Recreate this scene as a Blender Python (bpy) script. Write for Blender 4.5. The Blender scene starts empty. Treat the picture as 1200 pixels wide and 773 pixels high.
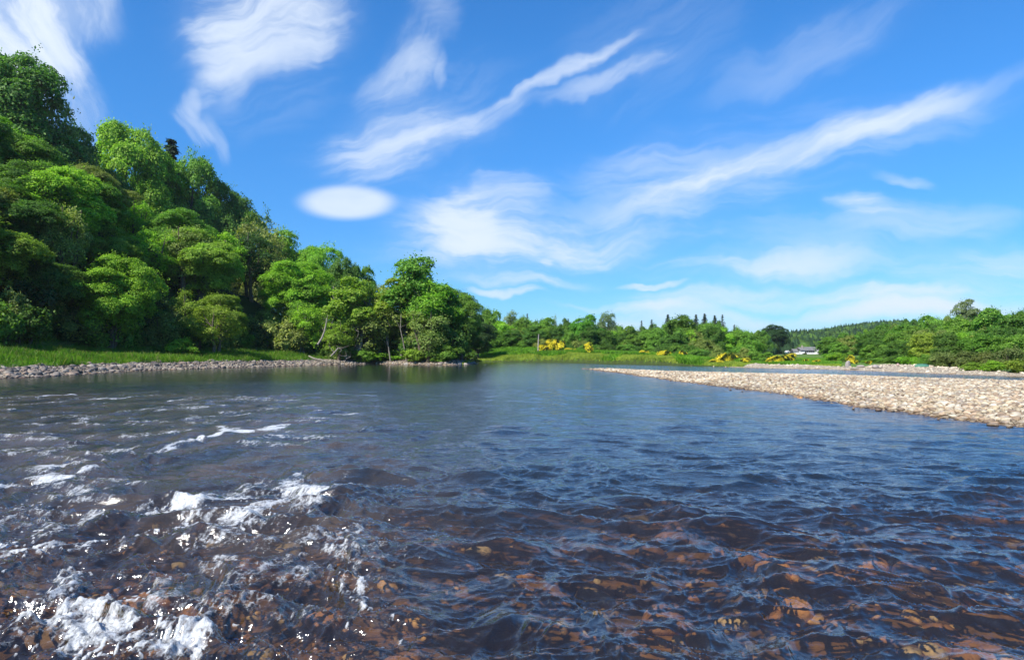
import bpy, bmesh, math, random
import numpy as np
from mathutils import Vector, Matrix
R = math.radians
rng = np.random.default_rng(11)
random.seed(5)
S = bpy.context.scene
C = S.collection

# ------------------------------------------------------------------ camera
CH = 2.2                       # eye height above the water (m)
F = 820.0                      # focal length in pixels of a 1200 px wide frame
HOR = 411.0
PITCH = math.atan((HOR - 386.5) / F)
cam = bpy.data.cameras.new('camera'); co = bpy.data.objects.new('camera', cam); C.objects.link(co)
cam.sensor_width = 36; cam.lens = F / 1200 * 36
cam.clip_start = 0.1; cam.clip_end = 30000
co.location = (0, 0, CH); co.rotation_euler = (R(90) + PITCH, 0, 0)
S.camera = co

def ray(px, py):
    x = (px - 600) / F; u = (386.5 - py) / F
    return np.array([x, math.cos(PITCH) - u * math.sin(PITCH), math.sin(PITCH) + u * math.cos(PITCH)])
def G(px, py, z=0.0):          # the point of the ground plane z seen along a sight line
    d = ray(px, py); t = (z - CH) / d[2]
    return (d[0] * t, d[1] * t)
def AT(px, Y):
    d = ray(px, HOR); return d[0] * Y / d[1]
def ZT(py, Y):
    d = ray(600, py); return CH + d[2] * Y / d[1]

# ------------------------------------------------------------------ sky and sun
SUN_EL, SUN_AZ = 46.0, -138.0      # azimuth measured from +Y, clockwise
w = bpy.data.worlds.new('World'); S.world = w; w.use_nodes = True
w.cycles.sampling_method = 'MANUAL'; w.cycles.sample_map_resolution = 512
nt = w.node_tree; N = nt.nodes; L = nt.links; N.clear()
def nd(tree, typ, **kw):
    n = tree.nodes.new(typ)
    for k, v in kw.items(): setattr(n, k, v)
    return n
def mth(tree, op, a, b=None, c=None, clamp=False):
    n = tree.nodes.new('ShaderNodeMath'); n.operation = op; n.use_clamp = clamp
    for i, v in enumerate((a, b, c)):
        if v is None: continue
        if hasattr(v, 'links') or hasattr(v, 'is_output'): tree.links.new(v, n.inputs[i])
        else: n.inputs[i].default_value = v
    return n.outputs[0]
out = nd(nt, 'ShaderNodeOutputWorld'); bg = nd(nt, 'ShaderNodeBackground')
sky = nd(nt, 'ShaderNodeTexSky'); sky.sky_type = 'NISHITA'; sky.sun_disc = False
sky.sun_elevation = R(SUN_EL); sky.sun_rotation = R(SUN_AZ)
sky.air_density = 1.0; sky.dust_density = 0.15; sky.ozone_density = 3.0; sky.altitude = 50
hs = nd(nt, 'ShaderNodeHueSaturation'); hs.inputs['Saturation'].default_value = 1.2; hs.inputs['Value'].default_value = 1.0
L.new(sky.outputs[0], hs.inputs['Color'])
bg.inputs['Strength'].default_value = 0.10
# clouds: strokes laid out in azimuth / elevation (degrees) on the sky
tc = nd(nt, 'ShaderNodeTexCoord'); sx = nd(nt, 'ShaderNodeSeparateXYZ'); L.new(tc.outputs['Generated'], sx.inputs[0])
az = mth(nt, 'MULTIPLY', mth(nt, 'ARCTAN2', sx.outputs[0], sx.outputs[1]), 57.2958)
el = mth(nt, 'MULTIPLY', mth(nt, 'ARCSINE', sx.outputs[2]), 57.2958)
cb = nd(nt, 'ShaderNodeCombineXYZ'); L.new(az, cb.inputs[0]); L.new(el, cb.inputs[1])
wn = nd(nt, 'ShaderNodeTexNoise'); wn.noise_dimensions = '2D'; wn.inputs['Scale'].default_value = 0.11; wn.inputs['Detail'].default_value = 4; wn.inputs['Roughness'].default_value = 0.5
L.new(cb.outputs[0], wn.inputs['Vector'])
vs = nd(nt, 'ShaderNodeVectorMath', operation='SUBTRACT'); L.new(wn.outputs['Color'], vs.inputs[0]); vs.inputs[1].default_value = (.5, .5, .5)
vm = nd(nt, 'ShaderNodeVectorMath', operation='SCALE'); L.new(vs.outputs[0], vm.inputs[0]); vm.inputs['Scale'].default_value = 4.5
va = nd(nt, 'ShaderNodeVectorMath', operation='ADD'); L.new(cb.outputs[0], va.inputs[0]); L.new(vm.outputs[0], va.inputs[1])
def azel(px, py):
    d = ray(px, py); n = np.linalg.norm(d)
    return math.degrees(math.atan2(d[0], d[1])), math.degrees(math.asin(d[2] / n))
FIB = {}
def fibre(ang, scale):
    """one of a few shared streaky noises, the one whose grain lies nearest to the stroke"""
    ang = (ang + 90) % 180 - 90
    key = min((0, 22, 50, -60), key=lambda k: min(abs(ang - k), 180 - abs(ang - k)))
    if key not in FIB:
        st = {0: 5.0, 22: 6.0, 50: 3.5, -60: 3.0}[key]
        mp = nd(nt, 'ShaderNodeMapping'); mp.vector_type = 'TEXTURE'; mp.inputs['Rotation'].default_value = (0, 0, R(key)); mp.inputs['Scale'].default_value = (st, 1, 1)
        mp.inputs['Location'].default_value = (key * .7, key * .3, 0)
        L.new(va.outputs[0], mp.inputs['Vector'])
        no = nd(nt, 'ShaderNodeTexNoise'); no.noise_dimensions = '2D'; no.inputs['Scale'].default_value = .5; no.inputs['Detail'].default_value = 9; no.inputs['Roughness'].default_value = .6
        no.inputs['Distortion'].default_value = .12; L.new(mp.outputs[0], no.inputs['Vector'])
        m2 = nd(nt, 'ShaderNodeMapRange'); L.new(no.outputs['Fac'], m2.inputs['Value']); m2.inputs['From Min'].default_value = .27; m2.inputs['From Max'].default_value = .70; m2.interpolation_type = 'SMOOTHSTEP'
        FIB[key] = m2.outputs[0]
    return FIB[key]
cloud_sum = None
def cloud(x0, y0, x1, y1, width, amt, fib=0.6, soft=1.0, scale=1.0, warp=True, stretch=4.0, solid=False):
    """a stroke from one sky direction to another; width and ends fade out, fibres run along it"""
    global cloud_sum
    amt = amt if solid else min(.95, amt * 1.02)
    a0, e0 = azel(x0, y0); a1, e1 = azel(x1, y1)
    ln = math.hypot(a1 - a0, e1 - e0); an = math.atan2(e1 - e0, a1 - a0)
    wd = width * 60 / F
    mp = nd(nt, 'ShaderNodeMapping'); mp.vector_type = 'TEXTURE'
    mp.inputs['Location'].default_value = ((a0 + a1) / 2, (e0 + e1) / 2, 0)
    mp.inputs['Rotation'].default_value = (0, 0, an)
    L.new(va.outputs[0] if warp else cb.outputs[0], mp.inputs['Vector'])
    sc = nd(nt, 'ShaderNodeVectorMath', operation='MULTIPLY'); L.new(mp.outputs[0], sc.inputs[0])
    sc.inputs[1].default_value = (1 / (ln * 0.62), 1 / (wd * 1.15), 0)
    le = nd(nt, 'ShaderNodeVectorMath', operation='LENGTH'); L.new(sc.outputs[0], le.inputs[0])
    mr = nd(nt, 'ShaderNodeMapRange'); mr.interpolation_type = 'SMOOTHERSTEP'
    L.new(le.outputs['Value'], mr.inputs['Value']); mr.inputs['From Min'].default_value = 1.0; mr.inputs['From Max'].default_value = 1 - soft
    mr.inputs['To Min'].default_value = 0; mr.inputs['To Max'].default_value = 1
    ff_ = fibre(math.degrees(an), scale)
    if solid:
        v = mth(nt, 'MULTIPLY', mth(nt, 'MULTIPLY', mr.outputs[0], mth(nt, 'MULTIPLY_ADD', ff_, .12, .88)), amt)
    else:
        k1 = .35 + .75 * fib
        er = mth(nt, 'MULTIPLY_ADD', ff_, k1, -k1 * .9)
        v = mth(nt, 'ADD', mth(nt, 'MULTIPLY', mr.outputs[0], 1.2), er, clamp=True)
        v = mth(nt, 'ADD', mth(nt, 'MULTIPLY', v, .42), mth(nt, 'MULTIPLY', mth(nt, 'MULTIPLY', mr.outputs[0], mth(nt, 'MULTIPLY_ADD', ff_, .75, .25)), .62))
        v = mth(nt, 'MULTIPLY', v, amt, clamp=True)
        v = mth(nt, 'MULTIPLY', v, mth(nt, 'MULTIPLY', mr.outputs[0], 2.6, clamp=True))
    v = mth(nt, 'SUBTRACT', 1.0, v)
    cloud_sum = v if cloud_sum is None else mth(nt, 'MULTIPLY', cloud_sum, v)
# big bright bank at the top left
cloud(-50, -70, 75, 120, 130, .97, .15, .9, .5)
cloud(20, -30, 110, 140, 46, .7, .5)
cloud(40, 60, 125, 100, 30, .4, .8)
cloud(-60, 40, 60, 130, 70, .8, .3, 1.0, .5)
cloud(-30, 110, 100, 110, 60, .5, .4, 1.0, .6, stretch=2)
cloud(80, 60, 130, 190, 30, .32, .6, 1.0, .8)
# veil top centre left
cloud(180, 60, 440, -30, 70, .75, .5, 1.0, .5)
cloud(200, 70, 330, 60, 50, .5, .5)
cloud(220, 70, 400, 30, 50, .35, .6, 1.0, .7)
cloud(205, 118, 260, 92, 18, .35, .8)
cloud(200, 118, 236, 178, 20, .42, .9, 1.0, 1.2)
cloud(215, 100, 222, 140, 14, .35, .9)
cloud(232, 120, 262, 200, 16, .25, .9)
cloud(228, 90, 285, 80, 8, .35, .6)
# the feather running to the upper right
cloud(360, 205, 540, 130, 58, .62, .7, 1.0, .9)
cloud(390, 160, 600, 135, 34, .36, .7, 1.0, 1.0)
cloud(460, 170, 640, 110, 22, .42, .6, 1.0, 1.2)
cloud(560, 135, 770, 20, 13, .62, .5, 1.0, 1.2)
cloud(600, 130, 820, 50, 14, .42, .6, 1.0, 1.4)
cloud(400, 130, 530, 45, 30, .33, .8, 1.0, 1.0)
cloud(500, 110, 525, 50, 9, .3, .5)
cloud(470, 30, 560, -10, 40, .25, .6)
# lens cloud
cloud(350, 237, 464, 237, 20, .86, .12, .55, .6, warp=False, solid=True)
# middle fluffy veil
cloud(430, 272, 650, 264, 54, .72, .5, 1.0, .8, stretch=2.0)
cloud(470, 235, 600, 280, 50, .58, .5, 1.0, .6, stretch=1.5)
cloud(560, 270, 800, 290, 30, .5, .7, 1.0, .9)
cloud(480, 298, 760, 290, 26, .45, .7, 1.0, .9)
cloud(622, 306, 648, 304, 8, .6, .3)
# the long diagonal streak
cloud(650, 266, 1270, 50, 30, .85, .3, 1.0, .9, stretch=9)
cloud(640, 225, 900, 165, 55, .26, .7, 1.0, .8)
cloud(760, 235, 960, 165, 12, .35, .5, 1.0, 1.2, stretch=8)
cloud(880, 195, 1260, 85, 36, .28, .6, 1.0, .9, stretch=8)
cloud(800, 120, 1100, -20, 40, .2, .7, 1.0, .8, stretch=6)
cloud(660, 260, 1000, 200, 40, .25, .7)
# right puffs
cloud(970, 240, 1060, 252, 18, .68, .5, 1.0, 1.2, stretch=1.5)
cloud(1020, 210, 1100, 214, 10, .35, .6)
cloud(960, 270, 1240, 240, 28, .3, .6, 1.0, .8)
# low bands near the horizon
cloud(540, 340, 660, 344, 7, .7, .4, 1.0, 1.4, stretch=6)
cloud(520, 326, 740, 330, 11, .5, .5, 1.0, 1.2, stretch=6)
cloud(714, 333, 812, 334, 5.5, .85, .3, .8, 1.4, stretch=6)
cloud(620, 358, 880, 356, 9, .8, .35, 1.0, 1.0, stretch=6)
cloud(600, 374, 980, 370, 18, .7, .45, 1.0, 1.0, stretch=5)
cloud(820, 322, 1060, 306, 22, .52, .6, 1.0, .9, stretch=5)
cloud(930, 350, 1240, 352, 24, .75, .5, 1.0, .8, stretch=4)
cloud(1000, 325, 1260, 318, 22, .55, .6, 1.0, .8, stretch=4)
cloud(900, 366, 1260, 366, 18, .85, .4, 1.0, .9, stretch=5)
cloud(1090, 300, 1260, 300, 26, .38, .6)
cloud(400, 395, 1300, 395, 36, .45, .2, 1.0, .9, stretch=8)
# wide thin veils between the streaks
cloud(330, 230, 640, 60, 90, .15, .9)
cloud(560, 250, 1180, 110, 90, .15, .9)
cloud(180, 120, 420, 20, 90, .16, .9)
cloud(380, 300, 900, 260, 60, .28, .9)
cloud(700, 330, 1250, 270, 60, .26, .9)
cloud(620, 120, 900, -40, 90, .1, .9)
cloud(430, 120, 520, 20, 40, .3, .9)
cloud(490, 235, 650, 225, 40, .55, .5)
cloud(500, 290, 640, 285, 30, .5, .5)
cloud(640, 345, 1280, 338, 14, .55, .6)
cloud(740, 308, 1000, 318, 10, .35, .7)
# skies behind and beside the camera get loose cirrus too
for (a, b, c_, d_, wd_, am) in ((-900, 100, -300, 250, 60, .5), (-700, -200, -200, -60, 70, .5), (1350, 60, 2000, 200, 60, .5), (1300, 320, 2200, 340, 30, .6), (300, -500, 900, -320, 90, .5), (-1500, 330, -200, 330, 40, .6)):
    cloud(a, b, c_, d_, wd_, am, .6, 1.0, .6)
dens = mth(nt, 'SUBTRACT', 1.0, cloud_sum, clamp=True)
mx = nd(nt, 'ShaderNodeMix', data_type='RGBA'); L.new(dens, mx.inputs['Factor'])
tint = nd(nt, 'ShaderNodeMix', data_type='RGBA', blend_type='MULTIPLY'); tint.inputs['Factor'].default_value = 1
tint.inputs['B'].default_value = (.62, 1.03, 1.33, 1)
lowf = nd(nt, 'ShaderNodeMapRange'); L.new(el, lowf.inputs['Value']); lowf.inputs['From Min'].default_value = 0; lowf.inputs['From Max'].default_value = 24; lowf.interpolation_type = 'SMOOTHSTEP'
low = nd(nt, 'ShaderNodeMix', data_type='RGBA'); L.new(lowf.outputs[0], low.inputs['Factor']); low.inputs['A'].default_value = (.55, .62, .74, 1); low.inputs['B'].default_value = (.90, 1.0, 1.0, 1)
lowm = nd(nt, 'ShaderNodeMix', data_type='RGBA', blend_type='MULTIPLY'); lowm.inputs['Factor'].default_value = 1; L.new(hs.outputs[0], lowm.inputs['A']); L.new(low.outputs['Result'], lowm.inputs['B'])
L.new(lowm.outputs['Result'], tint.inputs['A']); L.new(tint.outputs['Result'], mx.inputs['A'])
mx.inputs['B'].default_value = (5.4, 6.1, 7.1, 1)
L.new(mx.outputs['Result'], bg.inputs['Color']); L.new(bg.outputs[0], out.inputs[0])

sl = bpy.data.lights.new('sun', 'SUN'); so = bpy.data.objects.new('sun', sl); C.objects.link(so)
sl.energy = 4.8; sl.angle = R(0.53); sl.color = (1.0, .95, .86)
sd = Vector((math.sin(R(SUN_AZ)) * math.cos(R(SUN_EL)), math.cos(R(SUN_AZ)) * math.cos(R(SUN_EL)), math.sin(R(SUN_EL))))
so.rotation_euler = sd.to_track_quat('Z', 'Y').to_euler(); so.location = (-40, -30, 60)
S.view_settings.view_transform = 'Standard'; S.view_settings.look = 'None'
S.view_settings.exposure = 0.62; S.view_settings.gamma = 1.0
S.render.engine = 'CYCLES'
cy = S.cycles
cy.max_bounces = 6; cy.diffuse_bounces = 2; cy.glossy_bounces = 2; cy.transmission_bounces = 3; cy.transparent_max_bounces = 6
cy.use_denoising = True; cy.sample_clamp_indirect = 6; cy.caustics_reflective = False; cy.caustics_refractive = False

# ------------------------------------------------------------------ helpers
TBL = np.random.default_rng(3).random((256, 256)).astype(np.float32)
def vnoise(x, y, seed=0):
    x = x + seed * 17.31; y = y + seed * 9.77
    xi = np.floor(x).astype(np.int64); yi = np.floor(y).astype(np.int64)
    fx = (x - xi).astype(np.float32); fy = (y - yi).astype(np.float32)
    fx = fx * fx * fx * (fx * (fx * 6 - 15) + 10); fy = fy * fy * fy * (fy * (fy * 6 - 15) + 10)
    a = TBL[xi & 255, yi & 255]; b = TBL[(xi + 1) & 255, yi & 255]
    c = TBL[xi & 255, (yi + 1) & 255]; d = TBL[(xi + 1) & 255, (yi + 1) & 255]
    return (a + (b - a) * fx) * (1 - fy) + (c + (d - c) * fx) * fy
def fbm(x, y, o=4, seed=0, g=.5):
    s = 0; a = 1; t = 0
    for i in range(o):
        c_, s_ = math.cos(i * 1.1), math.sin(i * 1.1)
        s = s + a * vnoise(x * c_ - y * s_, x * s_ + y * c_, seed + i); t += a; a *= g; x = x * 2.03; y = y * 2.03
    return s / t
def sstep(a, b, x):
    t = np.clip((x - a) / (b - a), 0, 1); return t * t * (3 - 2 * t)
def sdist(poly, x, y):                        # signed distance, positive inside
    d = np.full(x.shape, 1e9); ins = np.zeros(x.shape, bool)
    n = len(poly)
    for i in range(n):
        ax, ay = poly[i]; bx, by = poly[(i + 1) % n]
        ex, ey = bx - ax, by - ay; wx, wy = x - ax, y - ay
        t = np.clip((wx * ex + wy * ey) / (ex * ex + ey * ey), 0, 1)
        d = np.minimum(d, (wx - t * ex) ** 2 + (wy - t * ey) ** 2)
        cond = ((ay <= y) & (by > y)) | ((by <= y) & (ay > y))
        if ey != 0: ins ^= cond & (x < ax + (y - ay) / ey * ex)
    d = np.sqrt(d); return np.where(ins, d, -d)
def mesh(name, V, faces, mat=None, smooth=True, attrs=None, parent=None, link=True):
    """faces: (n,k) int array or list of such arrays"""
    if not isinstance(faces, list): faces = [faces]
    faces = [np.asarray(f) for f in faces if len(f)]
    me = bpy.data.meshes.new(name); V = np.asarray(V, np.float32)
    me.vertices.add(len(V)); me.vertices.foreach_set('co', V.ravel())
    lv = np.concatenate([f.ravel() for f in faces]).astype(np.int32)
    cnt = np.concatenate([np.full(len(f), f.shape[1]) for f in faces])
    st = np.concatenate([[0], np.cumsum(cnt)[:-1]]).astype(np.int32)
    me.loops.add(len(lv)); me.loops.foreach_set('vertex_index', lv)
    me.polygons.add(len(cnt)); me.polygons.foreach_set('loop_start', st)
    if attrs:
        for k, v in attrs.items():
            v = np.asarray(v, np.float32)
            if v.ndim == 1:
                a = me.attributes.new(k, 'FLOAT', 'POINT'); a.data.foreach_set('value', v)
            else:
                a = me.attributes.new(k, 'FLOAT_COLOR', 'POINT')
                a.data.foreach_set('color', np.concatenate([v, np.ones((len(v), 1), np.float32)], 1).ravel())
    me.update(calc_edges=True)
    if smooth: me.polygons.foreach_set('use_smooth', np.ones(len(cnt), bool))
    if mat: me.materials.append(mat)
    if not link: return me
    return obj(name, me, parent)
def obj(name, me, parent=None):
    o = bpy.data.objects.new(name, me); C.objects.link(o)
    if parent: o.parent = parent
    return o
def tag(o, label=None, cat=None, group=None, kind=None):
    if label: o['label'] = label
    if cat: o['category'] = cat
    if group: o['group'] = group
    if kind: o['kind'] = kind
    return o
def grid_faces(ny, nx):
    i = np.arange(ny - 1)[:, None] * nx + np.arange(nx - 1)[None]
    return np.stack([i, i + 1, i + nx + 1, i + nx], -1).reshape(-1, 4)

# materials -----------------------------------------------------------
def mat(name, disp=False):
    m = bpy.data.materials.new(name); m.use_nodes = True
    t = m.node_tree; t.nodes.clear(); o = t.nodes.new('ShaderNodeOutputMaterial')
    return m, t, o
def noise(t, scale, detail=3, rough=.5, vec=None, dist=0):
    n = t.nodes.new('ShaderNodeTexNoise'); n.inputs['Scale'].default_value = scale; n.inputs['Detail'].default_value = detail
    n.inputs['Roughness'].default_value = rough; n.inputs['Distortion'].default_value = dist
    if vec is not None: t.links.new(vec, n.inputs['Vector'])
    return n
def ramp(t, src, stops, interp='LINEAR'):
    r = t.nodes.new('ShaderNodeValToRGB'); r.color_ramp.interpolation = interp
    e = r.color_ramp.elements
    while len(e) < len(stops): e.new(.5)
    for i, (p, c) in enumerate(stops):
        e[i].position = p; e[i].color = tuple(c) + (1,) if len(c) == 3 else c
    t.links.new(src, r.inputs[0]); return r.outputs[0]
def mixc(t, f, a, b, mode='MIX'):
    m = t.nodes.new('ShaderNodeMix'); m.data_type = 'RGBA'; m.blend_type = mode
    for k, v in (('Factor', f), ('A', a), ('B', b)):
        i = m.inputs[k] if k != 'Factor' else m.inputs[0]
        if k == 'A': i = m.inputs[6]
        if k == 'B': i = m.inputs[7]
        if hasattr(v, 'is_output'): t.links.new(v, i)
        else: i.default_value = v if k == 'Factor' else tuple(v) + (1,) if len(v) == 3 else v
    return m.outputs[2]
def attr(t, name, kind='GEOMETRY'):
    a = t.nodes.new('ShaderNodeAttribute'); a.attribute_name = name; a.attribute_type = kind; return a
def bumpn(t, h, strength, dist, normal=None):
    b = t.nodes.new('ShaderNodeBump'); b.inputs['Strength'].default_value = strength; b.inputs['Distance'].default_value = dist
    t.links.new(h, b.inputs['Height'])
    if normal is not None: t.links.new(normal, b.inputs['Normal'])
    return b.outputs[0]
def princ(t, out, color, rough=.9, spec=.3, normal=None):
    p = t.nodes.new('ShaderNodeBsdfPrincipled')
    if hasattr(color, 'is_output'): t.links.new(color, p.inputs['Base Color'])
    else: p.inputs['Base Color'].default_value = tuple(color) + (1,)
    if hasattr(rough, 'is_output'): t.links.new(rough, p.inputs['Roughness'])
    else: p.inputs['Roughness'].default_value = rough
    p.inputs['Specular IOR Level'].default_value = spec
    if normal is not None: t.links.new(normal, p.inputs['Normal'])
    t.links.new(p.outputs[0], out.inputs[0]); return p

def leaf_mat(name, trans=.42, warm=1.0):
    m, t, o = mat(name)
    oi = t.nodes.new('ShaderNodeObjectInfo')
    v = attr(t, 'v')
    tcn = t.nodes.new('ShaderNodeTexCoord')
    n = noise(t, .55, 2, .5, tcn.outputs['Object'])
    br = mth(t, 'ADD', mth(t, 'MULTIPLY', v.outputs['Fac'], .9), mth(t, 'MULTIPLY', n.outputs['Fac'], .9))
    br = mth(t, 'ADD', br, .12)
    hsn = t.nodes.new('ShaderNodeHueSaturation'); t.links.new(oi.outputs['Color'], hsn.inputs['Color'])
    t.links.new(br, hsn.inputs['Value'])
    hue = mth(t, 'ADD', mth(t, 'MULTIPLY', v.outputs['Fac'], -.035), .517)
    t.links.new(hue, hsn.inputs['Hue'])
    d = t.nodes.new('ShaderNodeBsdfPrincipled'); t.links.new(hsn.outputs[0], d.inputs['Base Color'])
    d.inputs['Roughness'].default_value = .55; d.inputs['Specular IOR Level'].default_value = .25
    tr = t.nodes.new('ShaderNodeBsdfTranslucent')
    c2 = mixc(t, 1.0, hsn.outputs[0], (1.25, 1.45, .45), 'MULTIPLY'); t.links.new(c2, tr.inputs['Color'])
    ms = t.nodes.new('ShaderNodeMixShader'); ms.inputs[0].default_value = trans
    t.links.new(d.outputs[0], ms.inputs[1]); t.links.new(tr.outputs[0], ms.inputs[2]); t.links.new(ms.outputs[0], o.inputs[0])
    return m
M_LEAF = leaf_mat('leaf')
M_FLOWER = leaf_mat('gorse_flower', .2)
M_NEEDLE = leaf_mat('needle', .15)
M_GRASS = leaf_mat('grass_blade', .45)
def bark_mat(name, base):
    m, t, o = mat(name); tcn = t.nodes.new('ShaderNodeTexCoord')
    n = noise(t, 6, 5, .6, tcn.outputs['Object'])
    c = ramp(t, n.outputs['Fac'], [(.3, [b * .35 for b in base]), (.6, base), (.8, [min(1, b * 1.5) for b in base])])
    princ(t, o, c, .9, .15, bumpn(t, n.outputs['Fac'], .6, .05)); return m
M_BARK = bark_mat('bark', (.17, .14, .10)); M_PALEBARK = bark_mat('pale_bark', (.24, .22, .185))

def stone_mat(name, use_attr):
    m, t, o = mat(name); tcn = t.nodes.new('ShaderNodeTexCoord')
    if use_attr: col = attr(t, 'tint').outputs['Color']
    else:
        oi = t.nodes.new('ShaderNodeObjectInfo'); col = oi.outputs['Color']
    g = t.nodes.new('ShaderNodeNewGeometry')
    n = noise(t, 9, 6, .65, g.outputs['Position']); n2 = noise(t, 45, 3, .6, g.outputs['Position'])
    k = ramp(t, n.outputs['Fac'], [(.25, (.45, .42, .40)), (.5, (.92, .92, .92)), (.75, (1.2, 1.18, 1.1))])
    c = mixc(t, 1.0, col, k, 'MULTIPLY')
    sep = t.nodes.new('ShaderNodeSeparateXYZ'); t.links.new(g.outputs['Position'], sep.inputs[0])
    wet = t.nodes.new('ShaderNodeMapRange'); t.links.new(sep.outputs[2], wet.inputs['Value'])
    wet.inputs['From Min'].default_value = .02; wet.inputs['From Max'].default_value = .11
    wet.inputs['To Min'].default_value = 1; wet.inputs['To Max'].default_value = 0
    c = mixc(t, wet.outputs[0], c, mixc(t, 1.0, c, (.42, .34, .26), 'MULTIPLY'))
    rr = mth(t, 'SUBTRACT', .92, mth(t, 'MULTIPLY', wet.outputs[0], .6))
    princ(t, o, c, rr, .35, bumpn(t, n2.outputs['Fac'], .5, .02, bumpn(t, n.outputs['Fac'], .6, .04)))
    return m
M_STONE = stone_mat('stone', False); M_STONES = stone_mat('stones', True)

def bed_stone_mat(name, use_attr):
    m, t, o = mat(name)
    g = t.nodes.new('ShaderNodeNewGeometry')
    col = attr(t, 'tint').outputs['Color'] if use_attr else t.nodes.new('ShaderNodeObjectInfo').outputs['Color']
    n = noise(t, 5, 5, .7, g.outputs['Position'], 1.5); n2 = noise(t, 30, 3, .6, g.outputs['Position'])
    k = ramp(t, n.outputs['Fac'], [(.3, (.4, .33, .26)), (.5, (.85, .83, .8)), (.72, (1.35, 1.2, 1.0))])
    princ(t, o, mixc(t, 1, col, k, 'MULTIPLY'), .7, .3, bumpn(t, n2.outputs['Fac'], .5, .02)); return m
M_BEDSTONE = bed_stone_mat('submerged_stone', False); M_BEDSTONES = bed_stone_mat('submerged_stones', True)

# ------------------------------------------------------------------ the river's plan
WP = [(-40, -60), (-41, 20), G(-60, 450), G(0, 443.5), G(50, 441), G(100, 437.5), G(150, 435), G(200, 433), G(250, 431.3), G(300, 430), G(350, 428.6),
      G(392, 427.2), G(440, 426.4), G(470, 427), G(500, 427.4), G(530, 427.6), G(548, 427), G(556, 425.6), (-14, 138), (-40, 150), (-75, 158),
      (-75, 182), (-40, 168), G(575, 423.6), G(600, 424), G(640, 424.6), G(680, 425.4), G(720, 426.4), G(760, 427.2), G(800, 428.4),
      G(840, 429.6), G(870, 430.6), G(900, 431.6), G(930, 432), G(960, 432.4), G(1000, 433.8), G(1030, 435), G(1060, 436.2), G(1100, 437.8), G(1150, 439.5),
      G(1200, 441.2), (49, 47), (52, 20), (60, -60)]
BP = [G(683, 432), G(720, 436), G(745, 439.5), G(769, 443), G(800, 447), G(830, 450.5), G(855, 454), G(900, 459), G(942, 466), G(1000, 475),
      G(1060, 483), G(1130, 492), G(1200, 501.5), (15.4, 15), (18, 5), (24, -10), (50, -10), (44, 18), (36, 34), G(1200, 451), G(1150, 449), G(1100, 447.4), G(1060, 446), G(1000, 444), G(960, 442.6),
      G(900, 441.4), G(850, 440), G(800, 438.4), G(740, 434.5)]
def landform(x, y):
    x = np.asarray(x, float); y = np.asarray(y, float)
    dw = sdist(WP, x, y); dw = dw + (fbm(x * .35, y * .35, 3, 5) - .5) * 1.6 * sstep(0, 3, np.abs(dw))
    db = sdist(BP, x, y); db = db + (fbm(x * .5, y * .5, 3, 9) - .5) * .9
    dmax = .34 + .9 * sstep(38, 60, y) + .1 * (fbm(x * .5, y * .5, 3, 21) - .5)
    zin = -np.minimum(dmax, .14 * np.maximum(dw, 0) + .02)
    Ld = np.maximum(-dw, 0)
    left = sstep(12, -8, x - .0 * y) * sstep(170, 150, y + .3 * np.minimum(x, 0))
    # left bank: stones, grass shelf, steep wooded slope
    shelf = .85 * (1 - np.exp(-Ld / 2.6)) + .105 * np.clip(Ld - 4, 0, 13) * sstep(-14, -26, x) + .03 * np.minimum(Ld, 30)
    hmax = np.clip((-x - 18) * .74, 0, 33) * sstep(330, 190, y)
    slope = np.clip((Ld - 13 * sstep(-20, -32, x) - 2.5) * 1.25, 0, 1e9)
    zl = shelf + hmax * (1 - np.exp(-slope / np.maximum(hmax, .5)))
    # far and right bank
    tt = x / np.maximum(y, 1)
    plat = np.interp(tt, [-.3, 0, .06, .12, .2, .3, .5], [2.9, 2.7, 1.8, .95, .35, .1, .2])
    zr = (.28 + .3 * sstep(.3, .2, tt)) * (1 - np.exp(-Ld / (.25 + .95 * sstep(.2, .3, tt)))) + plat * (1 - np.exp(-np.maximum(Ld - .5, 0) / 14)) + .45 * sstep(.3, .2, tt) * (1 - np.exp(-Ld / .8))
    lawn = .22 * sstep(.33, .37, tt) * sstep(6, 60, Ld) ; zr = zr + lawn 
    # the hills behind
    ridge = np.interp(tt, [-.1, .25, .3, .37, .45, .55, .62, .8], [3, 3, 7, 13, 20, 26, 25, 32]) + 1.2 * np.sin(tt * 37 + 1) - 4
    ridge = ridge + 4 + 16 * sstep(-.5, -.9, tt)
    zr = zr + ridge * sstep(330, 760, y) 
    zland = zl * left + zr * (1 - left)
    z = np.where(dw > 0, zin, zland)
    zb = .44 * (1 - np.exp(-np.maximum(db, 0) / 1.9)) - .13 * np.maximum(-db, 0) - .03
    zb = zb + .06 * (fbm(x * .35, y * .35, 3, 31) - .5) * sstep(0, 2, db)
    z = np.where(dw > 0, np.maximum(z, zb), z)
    return z, dw, db
def sand_edge(x, y):
    tt = x / np.maximum(y, 1)
    return np.where(x < -8, 4.4, np.interp(tt, [.2, .33, .345, .42, .45, .5, .53, .64, .67, .8], [.05, .2, 7, 8, 4, 3, 15, 17, 4, 4]))
def HT(x, y):
    z, _, _ = landform(np.array([x]), np.array([y])); return float(z[0])

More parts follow.
